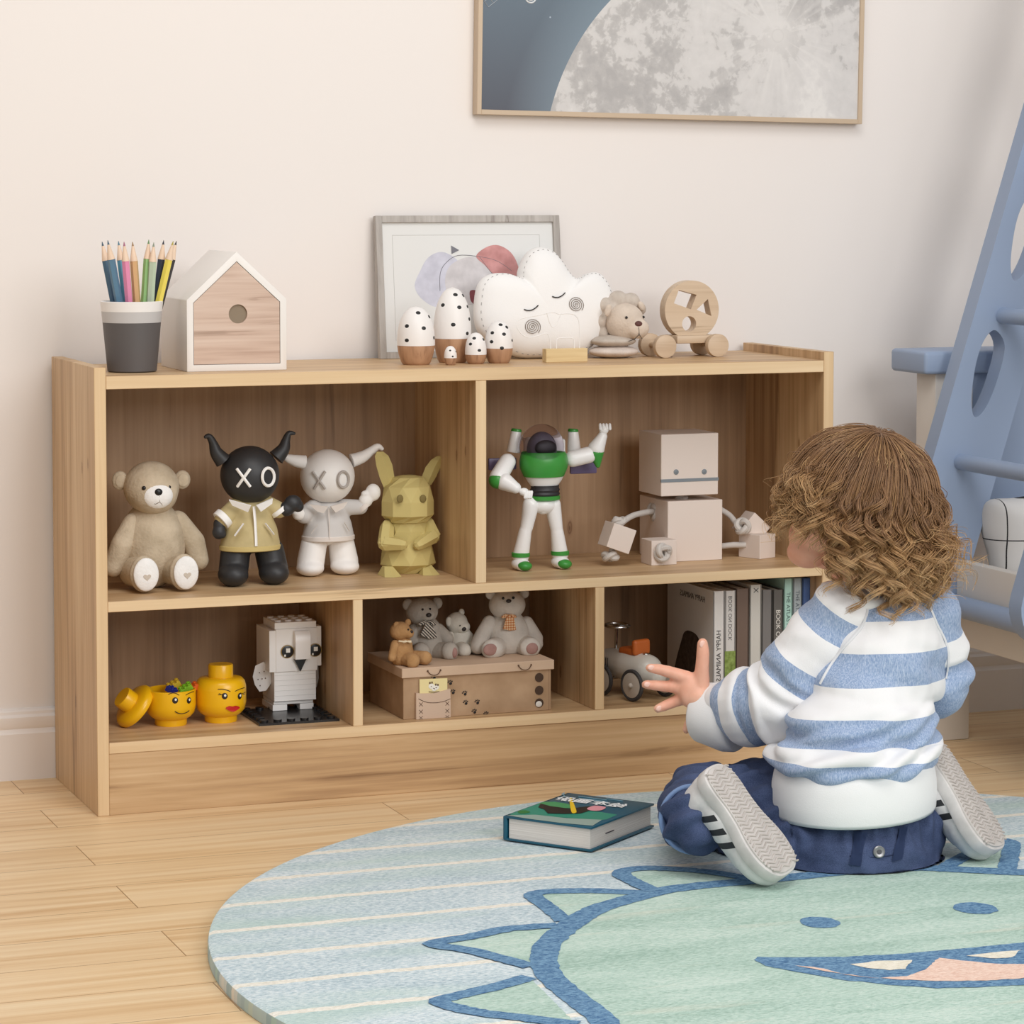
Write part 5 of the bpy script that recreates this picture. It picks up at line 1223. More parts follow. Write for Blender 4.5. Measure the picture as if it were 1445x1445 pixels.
def ribbon(b, L, w, z, closed=False, a=.0022):
    L = [V((p.x, p.y, 0)) for p in L]; out = []
    n_ = len(L); A = []; C = []
    for i in range(n_-1 if not closed else n_):
        p, q = L[i], L[(i+1) % n_]; m = max(1, int((q-p).length/.006))
        for k in range(m): out.append(p.lerp(q, k/m))
    if not closed: out.append(L[-1])
    m = len(out)
    for i, p in enumerate(out):
        d = (out[(i+1) % m if closed else min(i+1, m-1)]-out[(i-1) % m if closed else max(i-1, 0)]).normalized(); nn = V((-d.y, d.x, 0))
        w1 = w*.5*(1+.10*noise.noise(p*70)); A.append(p+nn*(w1+a*noise.noise(p*170))); C.append(p-nn*(w1+a*noise.noise(p*170+V((5, 5, 5)))))
    vs = [[b.bm.verts.new((p.x, p.y, z+1e-6*i)) for i, p in enumerate(X)] for X in (A, C)]
    for i in range(m if closed else m-1):
        j = (i+1) % m
        if all(hypot(x.co.x, x.co.y) < RR_-.004 for x in (vs[0][i], vs[0][j], vs[1][i], vs[1][j])): b.bm.faces.new((vs[1][i], vs[1][j], vs[0][j], vs[0][i]))
    loose = [v for X in vs for v in X if not v.link_faces]; bmesh.ops.delete(b.bm, geom=loose, context='VERTS')
body_l = rp(QA, [(780, 770), (715, 712), (620, 640), (555, 588), (505, 540), (485, 490), (492, 430), (530, 385), (600, 330), (690, 275), (780, 245), (900, 212), (1000, 190), (1120, 175), (1290, 160), (1500, 140), (1720, 118), (1960, 105)]) + rp(QB, [(920, 128), (1130, 138), (1300, 145), (1445, 152)])
last = body_l[-1]
right = [V((.66, -.02, 0)), V((.735, -.12, 0))]
bl = [V((-.37, -.60, 0)), V((-.30, -.69, 0))]
body_c = smooth_poly([(p.x, p.y) for p in ([V((.02, -.742, 0)), V((-.10, -.70, 0)), V((body_l[0].x+.035, body_l[0].y-.10, 0))] + body_l + right)], 4, False)
body_fill = body_c + [V((.70, -.25, 0)), V((.60, -.44, 0)), V((.42, -.62, 0)), V((.15, -.735, 0)), V((0, -.745, 0))]
Zs = RZ+.0004
b = B(); area_poly(b, jl([V((p.x, p.y, 0)) for p in body_fill]), Zs); 
SPK = [rp(QA, L) for L in ([(425, 548), (300, 585), (130, 625), (58, 650), (200, 690), (400, 715), (620, 742)], [(430, 505), (300, 470), (180, 440), (30, 413), (180, 385), (340, 352), (540, 338)], [(570, 320), (500, 262), (440, 212), (540, 198), (700, 197), (890, 205)], [(935, 198), (860, 165), (800, 125), (880, 105), (1050, 110), (1200, 126), (1330, 150)])]
SPK.append([at(*p, Z=RZ)-RC for p in ((1330, 1226), (1370, 1205), (1405, 1187), (1426, 1190), (1426, 1206), (1420, 1228))])
for L in SPK: area_poly(b, jl([V((p.x, p.y, 0)) for p in L]), Zs)
b.build('mint_face', M_mint, rug, smooth=0)
b = B(); ribbon(b, body_c, .031, Zs+.0005)
for i, L in enumerate(SPK): ribbon(b, [p for p in smooth_poly([(p.x, p.y) for p in L], 4, False)], .0235, Zs+.0007+.0002*(i % 2))
for ex, ey, rx in ((1157, 1302.5, 27.5), (1376.5, 1282.5, 30)):
    c = at(ex, ey, Z=RZ)-RC; r_ = rx/ppm(RC+c); area_poly(b, jl([c+V((r_*cos(t), r_*1.12*sin(t), 0)) for t in [2*pi*i/40 for i in range(40)]]), Zs+.0005)
mouth = rp(QB, [(68, 597), (90, 582), (150, 585), (500, 583), (800, 568), (1100, 543), (1445, 508), (1800, 470), (2140, 425), (2180, 440), (2120, 500), (1900, 610), (1700, 680), (1445, 727), (1200, 737), (1000, 742), (780, 727), (500, 697), (250, 652), (120, 627)])
area_poly(b, jl(mouth), Zs+.0005); b.build('blue_outline', M_rb_, rug, smooth=0)
b = B(); area_poly(b, jl(rp(QB, [(285, 628), (400, 640), (560, 680), (700, 692), (850, 682), (950, 645), (1008, 588), (1150, 605), (1300, 620), (1500, 622), (1700, 580), (1900, 520), (2060, 470), (1960, 540), (1750, 640), (1445, 692), (1250, 706), (1000, 707), (800, 700), (600, 682), (420, 655)])), Zs+.0009); b.build('peach_tongue', M_rp, rug, smooth=0)
b = B()
for L in ([(555, 622), (700, 606), (878, 600), (838, 645), (760, 652), (650, 642)], [(1150, 578), (1300, 560), (1428, 549), (1388, 586), (1300, 592)], [(1600, 520), (1750, 500), (1880, 480), (1830, 520), (1720, 535)]): area_poly(b, jl(rp(QB, L)), Zs+.0009)
b.build('cream_teeth', M_rc, rug, smooth=0)
RTOP = RZ+.0015

# ---- thick picture book on the rug
QK = cfq(690, 1090, 6.02)
zb = RTOP+.0002; hB = .0400
A = at(*QK(872, 677), Z=zb); Bc = at(*QK(128, 575), Z=zb); C = at(*QK(1298, 452), Z=zb)
ex = (Bc-A); ey = (C-A); Lx, Ly = ex.length, ey.length; ux, uy = ex.normalized(), ey.normalized()
t_top = at(*QK(880, 468), X=A.x); hB = max(.03, at(*QK(872, 468), Y=A.y).z-zb)
uy = (uy-ux*uy.dot(ux)).normalized()
book = thing('picture_book', 'thick teal and green picture book lying on the rug beside the child', 'book', A)
book.matrix_basis = Matrix(((ux.x, uy.x, 0, A.x), (ux.y, uy.y, 0, A.y), (0, 0, -1 if ux.cross(uy).z < 0 else 1, A.z), (0, 0, 0, 1)))
flip = ux.cross(uy).z < 0
rzb = atan2(-ux.y, -ux.x)
book.matrix_basis = Matrix.Translation(A) @ Matrix.Rotation(rzb, 4, 'Z'); book.location = A; book.rotation_euler = (0, 0, rzb)
# local: +x runs from the spine corner to the front corner A (origin), +y away into the room
M_bcv = mat('book_teal_cover', (24, 86, 108), .35); M_bgr = mat('book_green_art', (38, 140, 118), .4); M_bgy = mat('book_grey_art', (150, 172, 164), .4); M_wht = mat('book_white_print', (236, 238, 238), .5)
ct = .0028
b = B(); b.box2((-Lx, 0, 0), (0, Ly, ct), bev=.0008); b.box2((-Lx, 0, hB-ct), (0, Ly, hB), bev=.0008); b.box2((-Lx-.002, 0, 0), (-Lx+.0035, Ly, hB), bev=.0016, seg=3); b.build('cover', M_bcv, book, 30)
n = NT('page_block'); ln_ = n.noise(n.coord(scale=(3, 3, 1500)), 1, 2); n.set(Base_Color=n.ramp(ln_, [(.35, (206, 198, 190)), (.65, (234, 228, 222))]), Roughness=.85)
b = B(); b.box2((-Lx+.006, .003, ct), (-.004, Ly-.003, hB-ct)); b.build('pages', n.m, book, smooth=0)
def top(zx, zy): return book.matrix_basis.inverted() @ at(*QK(zx, zy), Z=zb+hB)
def art(name, L, m, dz, sm=0):
    P = [top(*p) for p in L]
    if sm: P = smooth_poly(P, 5)
    b = B(); vs = [b.bm.verts.new((min(-.0008, max(-Lx+.001, p.x)), min(Ly-.0008, max(.0008, p.y)), hB+dz)) for p in P]; b.bm.faces.new(vs); b.build(name, m, book, smooth=0)
art('green_art', [(180, 350), (420, 250), (560, 248), (700, 300), (900, 330), (1090, 360), (1000, 400), (930, 408), (640, 385), (180, 362)], M_bgr, .0002)
art('grey_art', [(150, 366), (400, 362), (650, 390), (960, 405), (880, 455), (600, 430), (300, 398)], M_bgy, .0004)
art('green_leaf_art', [(420, 258), (560, 255), (680, 275), (690, 305), (560, 300), (450, 282)], mat('book_mid_green', (70, 150, 96), .4), .0006, 1)
art('black_art', [(418, 300), (440, 268), (520, 290), (680, 312), (860, 290), (985, 300), (880, 320), (780, 352), (640, 356), (500, 352), (470, 318)], mat('book_black_art', (18, 22, 26), .4), .0008)
art('pink_art', [(835, 310), (900, 288), (990, 300), (960, 325), (900, 332), (850, 325)], mat('book_pink_art', (222, 150, 160), .5), .0010, 1)
art('pencil_art', [(684, 232), (702, 228), (742, 330), (735, 350), (708, 352), (694, 320)], mat('book_yellow_art', (236, 196, 40), .4), .0012, 1)
art('spot_art', [(250, 330), (310, 325), (350, 340), (300, 352), (255, 348)], mat('book_leaf_spot', (40, 120, 60), .5), .0006, 1)
me = text_mesh('绘本画册', .026, True, .0001, 'CENTER', .0006)
a_, c_2 = top(560, 222), top(1180, 298); mid = (a_+c_2)/2; dx_ = (c_2-a_).normalized(); b = B()
b.mesh(me, frame((mid.x, mid.y-.001, hB+.0013), (dx_.x, dx_.y, 0), (-dx_.y, dx_.x, 0))); b.build('title', M_wht, book, smooth=0)
b = B(); p_, q_ = top(640, 178), top(620, 188); r_ = top(640, 200)
b.tube([V((p.x, p.y, hB+.0005)) for p in (p_, q_, r_)], .0008, 4)
for L in (((760, 205), (1000, 236)), ((1000, 225), (1140, 245)), ((800, 226), (1010, 252))): b.tube([V((top(*p).x, top(*p).y, hB+.0003)) for p in L], .0005, 4)
b.build('small_print', mat('book_fine_print', (120, 160, 176), .5), book, smooth=0)
b = B(); p_, q_ = (book.matrix_basis.inverted() @ at(*QK(*p), X=A.x+(C.x-A.x)*.4) for p in ((952, 518), (1040, 475)))
b.box((-.0036, Ly*.32, hB*.48), (.0006, .022, .0012)); b.build('page_mark', mat('page_mark_ink', (60, 50, 60), .6), book, smooth=0)

# ================================================================== bed, ladder, cushion
M_blue = mat('bed_blue_paint', (150, 167, 194), .45); M_ivory = mat('bed_ivory_paint', (226, 219, 210), .5)
YP = .0795
bed = thing('bunk_bed', 'white bunk bed with blue cap rail and end board standing behind the child', 'bed', (1.3755, YP+.03, 0))
b = B(); b.box2((1.3429, YP, 0), (1.4101, YP+.061, .5775), bev=.003); b.build('post', M_ivory, bed, 30, world=True)
b = B(); b.box2((1.318, YP-.012, .577), (2.5, YP+.10, .6125), bev=.006, seg=3); b.build('cap_rail', M_blue, bed, 30, world=True)
b = B(); b.box2((1.4105, YP+.004, .347), (2.5, YP+.028, .577), bev=.003); b.build('end_board', M_blue, bed, 30, world=True)
XB = 1.3412; YL = .0045
b = B(); b.box2((XB, -1.9, .1665), (XB+.020, YL, .2955), bev=.0025); b.build('side_board', M_ivory, bed, 30, world=True)
b = B(); b.box2((XB+.02, -1.9, .19), (2.5, YP-.002, .262), bev=.02, seg=4); b.build('mattress', mat('mattress_grey', (206, 204, 200), .9), bed, 30, world=True)
# ladder: two leaning rails with oval holes and rungs running into the room
lad = thing('bunk_ladder', 'blue leaning bunk bed ladder with oval holes and round rungs', 'ladder', (1.28, YL-.1, .17))
yA = YL+.0005; tR = .034
TOPL, BOTL = at(1445, 200, Y=yA), at(1310, 670, Y=yA)
dl = (TOPL-BOTL).normalized(); nr = V((dl.z, 0, -dl.x)); WR = (at(1445, 536, Y=yA)-TOPL).dot(nr)
LEN0, LEN1 = -.205, 1.1
def oval(cx, cz, rx, rz, n=36): return [(cx+rx*cos(2*pi*i/n), cz+rz*sin(2*pi*i/n)) for i in range(n)]
def rail_loc(px, py): q = at(px, py, Y=yA)-BOTL; return q.dot(nr), q.dot(dl)
h1 = [rail_loc(*p) for p in ((1405, 466), (1418, 490), (1406, 540), (1390, 577), (1375, 588), (1371, 560), (1378, 510), (1390, 478))]
hc1 = (sum(p[0] for p in h1)/8, sum(p[1] for p in h1)/8)
b0 = rail_loc(1428, 365)
def rail(y, name):
    t = bmesh.new(); E = []
    def loop(P):
        vs = [t.verts.new((x, z, 0)) for x, z in P]
        for i in range(len(vs)): E.append(t.edges.new((vs[i], vs[(i+1) % len(vs)])))
    ends = [(WR/2+WR/2*cos(a), LEN0+WR*.5+WR*.5*sin(a)) for a in [pi+pi*i/14 for i in range(15)]]
    loop(ends+[(WR, LEN1), (0, LEN1)])
    loop([(p.x, p.y) for p in smooth_poly(h1, 5)])
    dz = b0[1]-hc1[1]
    for k in (1, 2, 3): loop([(p.x, p.y+.2185*k) for p in smooth_poly(h1, 5)])
    bmesh.ops.triangle_fill(t, use_beauty=True, use_dissolve=False, edges=E)
    g = bmesh.ops.extrude_face_region(t, geom=t.faces[:])
    for v in g['geom']:
        if isinstance(v, bmesh.types.BMVert): v.co.z += tR
    bmesh.ops.recalc_face_normals(t, faces=t.faces[:])
    b = B(); b.absorb(t, Matrix(((nr.x, dl.x, 0, BOTL.x), (0, 0, 1, y), (nr.z, dl.z, 0, BOTL.z), (0, 0, 0, 1)))); b.build(name, M_blue, lad, 30, world=True)
rail(yA, 'rail')
YN = at(1437, 905, X=1.305).y-.075
rail(YN-tR, 'rail')
for px, py, r_ in ((1399, 440, .0125), (1338, 646, .0125), (1290, 838, .0168), (1462, 243, .0125)):
    q = at(px, py, Y=yA); c = BOTL+dl*(q-BOTL).dot(dl)+nr*(WR*.42); c.y = 0
    if py == 838: c = at(1400, 868, Y=-.13); c.y = 0
    b = B(); b.cyl((c.x, yA+.002, c.z), (c.x, YN+.002, c.z), r_, seg=28); b.build('rung', M_blue, lad, 30, world=True)
# plaid cushion on the bed
cu_c = at(1440, 745, Y=-.06)
QP = cfq(1325, 660, 9.03)
cu = thing('plaid_cushion', 'white cushion with thin black grid lines standing on the bed behind the ladder', 'cushion', (1.49, -.005, .262))
n = NT('plaid_cotton'); sp3 = n.add('SeparateXYZ', {'Vector': n.coord()})
def gl(ax, off, per, w): return n.math('LESS_THAN', n.math('FRACT', n.math('DIVIDE', n.math('ADD', sp3.outputs[ax], off+10*per), per)), w/per)
m_ = n.math('MAXIMUM', gl(0, .082, .075, .0018), gl(2, -.0635, .062, .0018))
n.set(Base_Color=n.mix(m_, lin((216, 213, 210)), lin((40, 38, 40))), Roughness=.9)
sq = [(-.085, .0), (-.04, -.004), (.0, -.004), (.05, -.004), (.1, .0), (.104, .05), (.103, .09), (.106, .12), (.06, .124), (.0, .126), (-.05, .122), (-.098, .118), (-.104, .08), (-.094, .04)]
b = B(); P = [(p.x, p.y) for p in smooth_poly(sq, 5)]; b.puff(P, .045, 3.4, Matrix.Translation((0, 0, .004)) @ Matrix.Rotation(-.10, 4, 'X') @ XZ, 12, (0, .06)); b.build('cover', n.m, cu, 180)
# ================================================================== the child
kid = thing('person', 'small curly haired child in blue striped sweater kneeling on the rug, left hand reaching out', 'person', (.765, -.63, RTOP))
n = NT('child_skin'); v = n.coord(); n.set(Base_Color=n.ramp(n.noise(v, 30, 4), [(.35, (226, 164, 138)), (.65, (240, 186, 160))]), Roughness=.5, Subsurface_Weight=.15, Subsurface_Radius=(.008, .003, .002), Subsurface_Scale=1.); n.bump(n.noise(v, 220, 3), .05, .001); M_skin = n.m
Pk = lambda x, y, Y: at(x, y, Y=Y)
# landmarks
HEAD = Pk(1208, 716, -.575); NECK0 = Pk(1232, 850, -.605); PELV = Pk(1203, 1172, -.635)
SHL, ELL, WRL = Pk(1168, 893, -.600), Pk(1108, 990, -.560), Pk(1012, 1002, -.470)
SHR, ELR, WRR = Pk(1318, 893, -.610), Pk(1322, 965, -.600), Pk(1270, 985, -.47)
KNL, KNR = V((.690, -.490, RTOP+.050)), PELV*1 + V((.105, .130, 0)); KNR.z = RTOP+.052
toeL, heelL = Pk(1112, 1238, -.765), Pk(1028, 1118, -.705); heelL = toeL-(toeL-heelL).normalized()*.160; upL = V((-.46, .80, -.40))
toeR, heelR = Pk(1412, 1208, -.735), Pk(1342, 1098, -.670); heelR = toeR-(toeR-heelR).normalized()*.160; upR = V((-.56, .80, -.34))
def upv(t, h, u): y = (t-h).normalized(); return (u-y*u.dot(y)).normalized()
upL, upR = upv(toeL, heelL, upL), upv(toeR, heelR, upR)
ANL, ANR = heelL+(toeL-heelL).normalized()*.034+upL*.066, heelR+(toeR-heelR).normalized()*.034+upR*.066
HPL, HPR = PELV+V((-.048, .012, -.008)), PELV+V((.050, .0, -.008))
FD = V((-.44, .898, 0)).normalized(); FS = V((.898, .44, 0)).normalized()     # where the face points, and its right side
def hp(f, s_, u): return HEAD + FD*f + FS*s_ + V((0, 0, u))
hrot = Matrix(((FS.x, FD.x, 0), (FS.y, FD.y, 0), (0, 0, 1))).to_4x4()
# ---- body: one skin
b = B()
b.ell(hp(-.004, 0, .012), (.074, .088, .078), M=hrot); b.ell(hp(.040, 0, -.028), (.056, .046, .056), M=hrot); b.ell(hp(.060, .028, -.040), (.024, .020, .024), M=hrot); b.ell(hp(.060, -.028, -.040), (.024, .020, .024), M=hrot); b.ell(hp(.066, 0, -.068), (.020, .018, .016), M=hrot)
b.ell(hp(.090, 0, -.024), (.011, .013, .013), M=hrot); b.ell(hp(.084, 0, -.052), (.016, .009, .009), M=hrot); b.ell(hp(.05, -.036, -.06), (.02, .03, .02), M=hrot); b.ell(hp(.05, .036, -.06), (.02, .03, .02), M=hrot)
for s_ in (-1, 1): b.ell(hp(-.006, .075*s_, -.018), (.008, .016, .022), M=hrot)
b.cap(NECK0+V((0, 0, -.03)), HEAD+V((-.002, .004, -.05)), .040, .036)
b.cap(PELV+V((0, .01, .03)), NECK0+V((0, .005, -.06)), .066, .058); b.ell(PELV, (.085, .070, .062)); 
for a, e_, w in ((SHL, ELL, WRL), (SHR, ELR, WRR)): b.cap(a, e_, .032, .028); b.cap(e_, w, .028, .020)
b.cap(SHL, SHR, .035, .035)
for a, kn, an in ((HPL, KNL, ANL), (HPR, KNR, ANR)): b.cap(a, kn, .046, .036); b.cap(kn, an, .032, .024); b.cap(an, an-(an-kn).normalized()*.02, .022, .022)
# hand: back of the left hand to the viewer, thumb up
def F(*pts):
    for (p, r0), (q, r1) in zip(pts, pts[1:]): b.cap(Pk(*p), Pk(*q), r0*1.13, r1*1.10, 14, 6)
HY = -.462
b.ell(Pk(981, 976, HY+.004), (.0215, .0130, .0240), (0, .35, 0)); b.ell(Pk(968, 972, HY+.010), (.0130, .0100, .0185)); b.ell(Pk(990, 958, HY), (.0110, .010, .014)); b.cap(Pk(986, 985, HY), WRL, .0165, .019)
F(((989, 966, HY), .0098), ((991, 938, HY-.004), .0082), ((992, 922, HY-.005), .0079), ((991.5, 908, HY-.005), .0066))
F(((970, 957, HY+.008), .0088), ((944, 948, HY+.014), .0072), ((930, 944.5, HY+.016), .0066), ((917, 942.5, HY+.016), .0054))
F(((965, 970, HY+.012), .0084), ((940, 968.5, HY+.020), .0069), ((924, 967, HY+.022), .0064), ((911, 966, HY+.022), .0053))
F(((968, 984, HY+.012), .0082), ((950, 991, HY+.020), .0068), ((938, 996, HY+.022), .0063), ((928, 1000, HY+.022), .0053))
F(((985, 998, HY+.012), .0080), ((976, 1015, HY+.018), .0062), ((971, 1024, HY+.020), .0058), ((968.5, 1030, HY+.020), .0048))
# right hand, resting in front of the body
d_ = (WRR-ELR).normalized(); b.ell(WRR+d_*.025, (.02, .026, .013))
for i in range(4): b.cap(WRR+d_*.04+V((-.018+.012*i, 0, 0)), WRR+d_*.068+V((-.02+.0135*i, .002, -.008)), .0066, .005, 12, 5)
b.cap(WRR+d_*.015+V((-.012, 0, .004)), WRR+d_*.035+V((-.032, 0, .004)), .0075, .006, 12, 5)
body = blob(b, .0023, 'body', M_skin, kid, 5, world=True, disp=lambda co, n_: V((0, 0, max(0, RTOP+.003-co.z))))
# face details
M_ew_ = mat('eye_white', (240, 238, 234), .2); M_ei = mat('eye_iris', (84, 110, 140), .2); M_lip = mat('child_lips', (206, 116, 108), .45); M_nail = mat('finger_nail', (244, 200, 184), .3)
for s_ in (-1, 1):
    b = B(); b.ell(hp(.0745, .029*s_, -.004), (.011, .006, .0075), M=hrot); b.build('eye', M_ew_, kid, world=True)
    b = B(); b.ell(hp(.0795, .029*s_, -.004), (.0048, .0022, .0048), M=hrot); b.build('iris', M_ei, kid, world=True)
b = B(); b.ell(hp(.0915, 0, -.052), (.013, .003, .0042), M=hrot); b.build('lips', M_lip, kid, world=True)
for p, r_, ax in (((991.5, 909, HY-.0105), (.0042, .0012, .0050), 0), ((919, 942, HY+.0112), (.0048, .001, .0034), 0), ((913.5, 965.8, HY+.0172), (.0046, .001, .0034), 0), ((930, 999.5, HY+.0172), (.0044, .001, .0034), -.4)):
    b = B(); b.ell(Pk(*p), r_, (0, ax, 0)); b.build('fingernail', M_nail, kid, world=True)

# ---- sweater
n = NT('striped_jersey'); at_ = n.add('Attribute', attribute_name='stripe').outputs['Fac']
heath = n.noise(n.coord(scale=(700, 700, 170)), 1, 3, .1, .7); fine = n.noise(n.coord(), 900, 2)
blue = n.ramp(heath, [(.33, (124, 148, 186)), (.5, (154, 174, 206)), (.68, (188, 202, 224))])
edge = n.math('ADD', at_, n.math('MULTIPLY', n.math('SUBTRACT', fine, .5), .03))
n.set(Base_Color=n.mix(n.math('GREATER_THAN', edge, .5), lin((238, 238, 240)), blue), Roughness=.9, Sheen_Weight=.15); n.bump(fine, .25, .001); M_swt = n.m
M_rib = mat('white_rib_knit', (240, 240, 241), .9, bump=.25, bs=700, bd=.001)
def tri(x, edges):
    """+ inside a blue band, - outside, linear in x so the edge stays crisp"""
    best = -9
    for a, c in edges: best = max(best, min(x-a, c-x))
    return best
def zpx(y, Y=-.70): return at(1240, y, Y=Y).z
BANDS = [(zpx(b_), zpx(a_)) for a_, b_ in ((846, 884), (928, 974), (1016, 1056), (1076, 1112))]
WST = Pk(1206, 1120, -.640); CHE = Pk(1240, 905, -.605)
def fold(co, n_):
    w = .0030*noise.noise(V((co.x*9, co.y*9, co.z*30)))+.0018*noise.noise(V((co.x*24+3, co.y*24, co.z*60)))
    return w
b = B()
b.ell(WST+V((0, 0, .050)), (.112, .097, .036)); b.ell(WST+V((.012, .0, .085)), (.102, .080, .062)); b.ell(CHE+V((-.004, 0, -.03)), (.098, .078, .075)); b.ell(CHE+V((.0, .0, .016)), (.088, .062, .038))
b.cap(Pk(1180, 880, -.605), Pk(1310, 872, -.612), .040, .042); b.cap(CHE, WST+V((0, 0, .06)), .08, .078)
def stripe_body(co, n_):
    z = co.z + .004*noise.noise(V((co.x*12, co.y*12, 2.)))
    return .5+tri(z, BANDS)*60
def disp_body(co, n_):
    low = max(0, 1-abs(co.z-zpx(1062))/.06)
    d = fold(co, n_)*(1+1.2*low)
    # pull folds that run from the left arm across to the right hip
    d += .0052*low*sin((co.z-.35*co.x)*260+3*noise.noise(co*14))
    d += .0035*sin((co.z+.55*(co.x-.72))*95+2.2*noise.noise(co*9))*max(0, min(1, (zpx(900)-co.z)/.05))
    return n_*d
sweater = blob(b, .0030, 'sweater', M_swt, kid, 10, world=True, disp=disp_body, attr={'stripe': stripe_body})
def arm_param(a, e_, w):
    L1, L2 = (e_-a).length, (w-e_).length
    def f(co, n_):
        d1, d2 = e_-a, w-e_
        t1 = max(-.5, min(1, (co-a).dot(d1)/L1/L1)); t2 = max(0, min(1.3, (co-e_).dot(d2)/L2/L2))
        q1, q2 = (co-(a+d1*t1)).length, (co-(e_+d2*t2)).length
        if abs(q1-q2) < .02:
            k = .5+(q1-q2)/.04; return (t1*L1)*(1-k)+(L1+t2*L2)*k
        return t1*L1 if q1 < q2 else L1+t2*L2
    return f
def wrap_kid(o): return o
def sleeve(a, e_, w, bands, r, name):
    b = B(); b.cap(a+(a-e_).normalized()*.018+V((.01 if a is SHL else -.01, 0, .004)), a.lerp(e_, .5), r[0], r[1]); b.cap(a.lerp(e_, .4), e_, r[1], r[2]); b.cap(e_, e_.lerp(w, .55), r[2], r[3]); b.cap(e_.lerp(w, .5), w-(w-e_).normalized()*.026, r[3], r[4])
    f = arm_param(a, e_, w)
    def disp(co, n_):
        s_ = f(co, n_); el_ = max(0, 1-abs(s_-(e_-a).length)/.05)
        return n_*(fold(co, n_)*.9+.0042*el_*sin(s_*230+3*noise.noise(co*20)) + .0022*sin(s_*120+2.5*noise.noise(co*16)))
    return blob(b, .0028, name, M_swt, kid, 8, world=True, disp=disp, attr={'stripe': lambda co, n_: .5+tri(f(co, n_), bands)*60})
LA = (ELL-SHL).length+(WRL-ELL).length
sleeve(SHL, ELL, WRL, [(-.038, -.004), (.044, .086), (.120, .152), (LA-.034, LA-.016)], (.048, .054, .056, .050, .039), 'sleeve')
sleeve(SHR, ELR, WRR, [(-.040, .000), (.038, .082), (.13, .16)], (.043, .044, .043, .040, .034), 'sleeve')
def cuffm(c, d, r0, r1, L, name='cuff'):
    b = B(); M = Matrix.Translation(c) @ d.to_track_quat('Z', 'Y').to_matrix().to_4x4()
    b.lathe([(r0*.93, -.004), (r0, 0), (r0*1.04, L*.25), (r1*1.05, L*.7), (r1, L-.003), (r1-.002, L), (r1-.006, L-.001), (r1-.008, L-.006), (r0*.6, L*.3)], M, 56)
    return b.build(name, M_rib, kid, 180, world=True)
dL = (Pk(992, 1004, -.452)-Pk(1036, 1012, -.492)).normalized()
cuffm(Pk(1040, 1014, -.490), dL, .0440, .0395, .055)
cuffm(WRR-(WRR-ELR).normalized()*.01, (WRR-ELR).normalized(), .032, .028, .034)
# neckline and waistband
b = B(); nc = Pk(1234, 838, -.605); ring = []
for i in range(64):
    t = 2*pi*i/64; ring.append(nc+V((.0660*cos(t), .047*sin(t), .0055*sin(t)+.004*cos(2*t))))
b.tube(ring, .0085, 10, closed=True, flat=1.3); b.build('neckband', M_rib, kid, 180, world=True)
b = B(); wc = Pk(1205, 1118, -.640)
def wr(t, z, k): return wc+V((.1060*k*cos(t), .0920*k*sin(t), z))
prof = [(-.006, .93), (-.017, .95), (-.019, .985), (-.014, 1.005), (.0, 1.015), (.018, 1.005), (.032, .98), (.042, .93)]
R = [[b.bm.verts.new(wr(2*pi*i/120, z+.005*cos(2*pi*i/120-.2)-.006*(1-sin(2*pi*i/120))*.5*(1 if z < 0 else .3), k*(1+.004*noise.noise(V((cos(2*pi*i/120)*4, sin(2*pi*i/120)*4, z*20)))))) for i in range(120)] for z, k in prof]
for p, q in zip(R, R[1:]):
    for i in range(120): b.bm.faces.new((p[i], p[(i+1) % 120], q[(i+1) % 120], q[i]))
b.build('waistband', M_rib, kid, 180, world=True)
M_sst = mat('sweater_stitch', (224, 226, 230), .9)
# raglan seams
def on_surface(obj, p, d):
    mw = kid.matrix_basis; l = mw.inverted() @ p; ok, loc, nn, _ = obj.ray_cast(l, d)
    return (mw @ loc, nn) if ok else (None, None)
bpy.context.view_layer.update()
VD = FW.copy()
def project(obj, px, py, lift=.0012):
    p, nn = on_surface(obj, CAM, at(px, py, Y=-.7)-CAM if False else (FW + RT*((px-PX0)/FPX) - UP*((py-PY0)/FPX)).normalized())
    return p+nn*lift if p else None

def project_any(px, py, lift=.001):
    d = (FW + RT*((px-PX0)/FPX) - UP*((py-PY0)/FPX)).normalized(); best = None
    for o in [c for c in kid.children if c.name.split('.')[0] in ('sweater', 'sleeve')]:
        p, nn = on_surface(o, CAM, d)
        if p and (best is None or (p-CAM).length < (best[0]-CAM).length): best = (p, nn)
    return best[0]+best[1]*lift if best else None
for L in ([(1224, 858), (1219, 880), (1204, 900), (1190, 915), (1172, 940), (1158, 965)], [(1312, 856), (1322, 880), (1334, 905), (1338, 930), (1335, 958)]):
    P = [project_any(*p) for p in [(q.x, q.y) for q in smooth_poly(L, 6, False)]]; P = [p for p in P if p]
    if len(P) > 3:
        keep = [P[0]]
        for p in P[1:]:
            if (p-keep[-1]).length < .03: keep.append(p)
        b = B(); b.tube(keep, .0018, 6, flat=.6); b.build('raglan_seam', M_sst, kid, world=True)
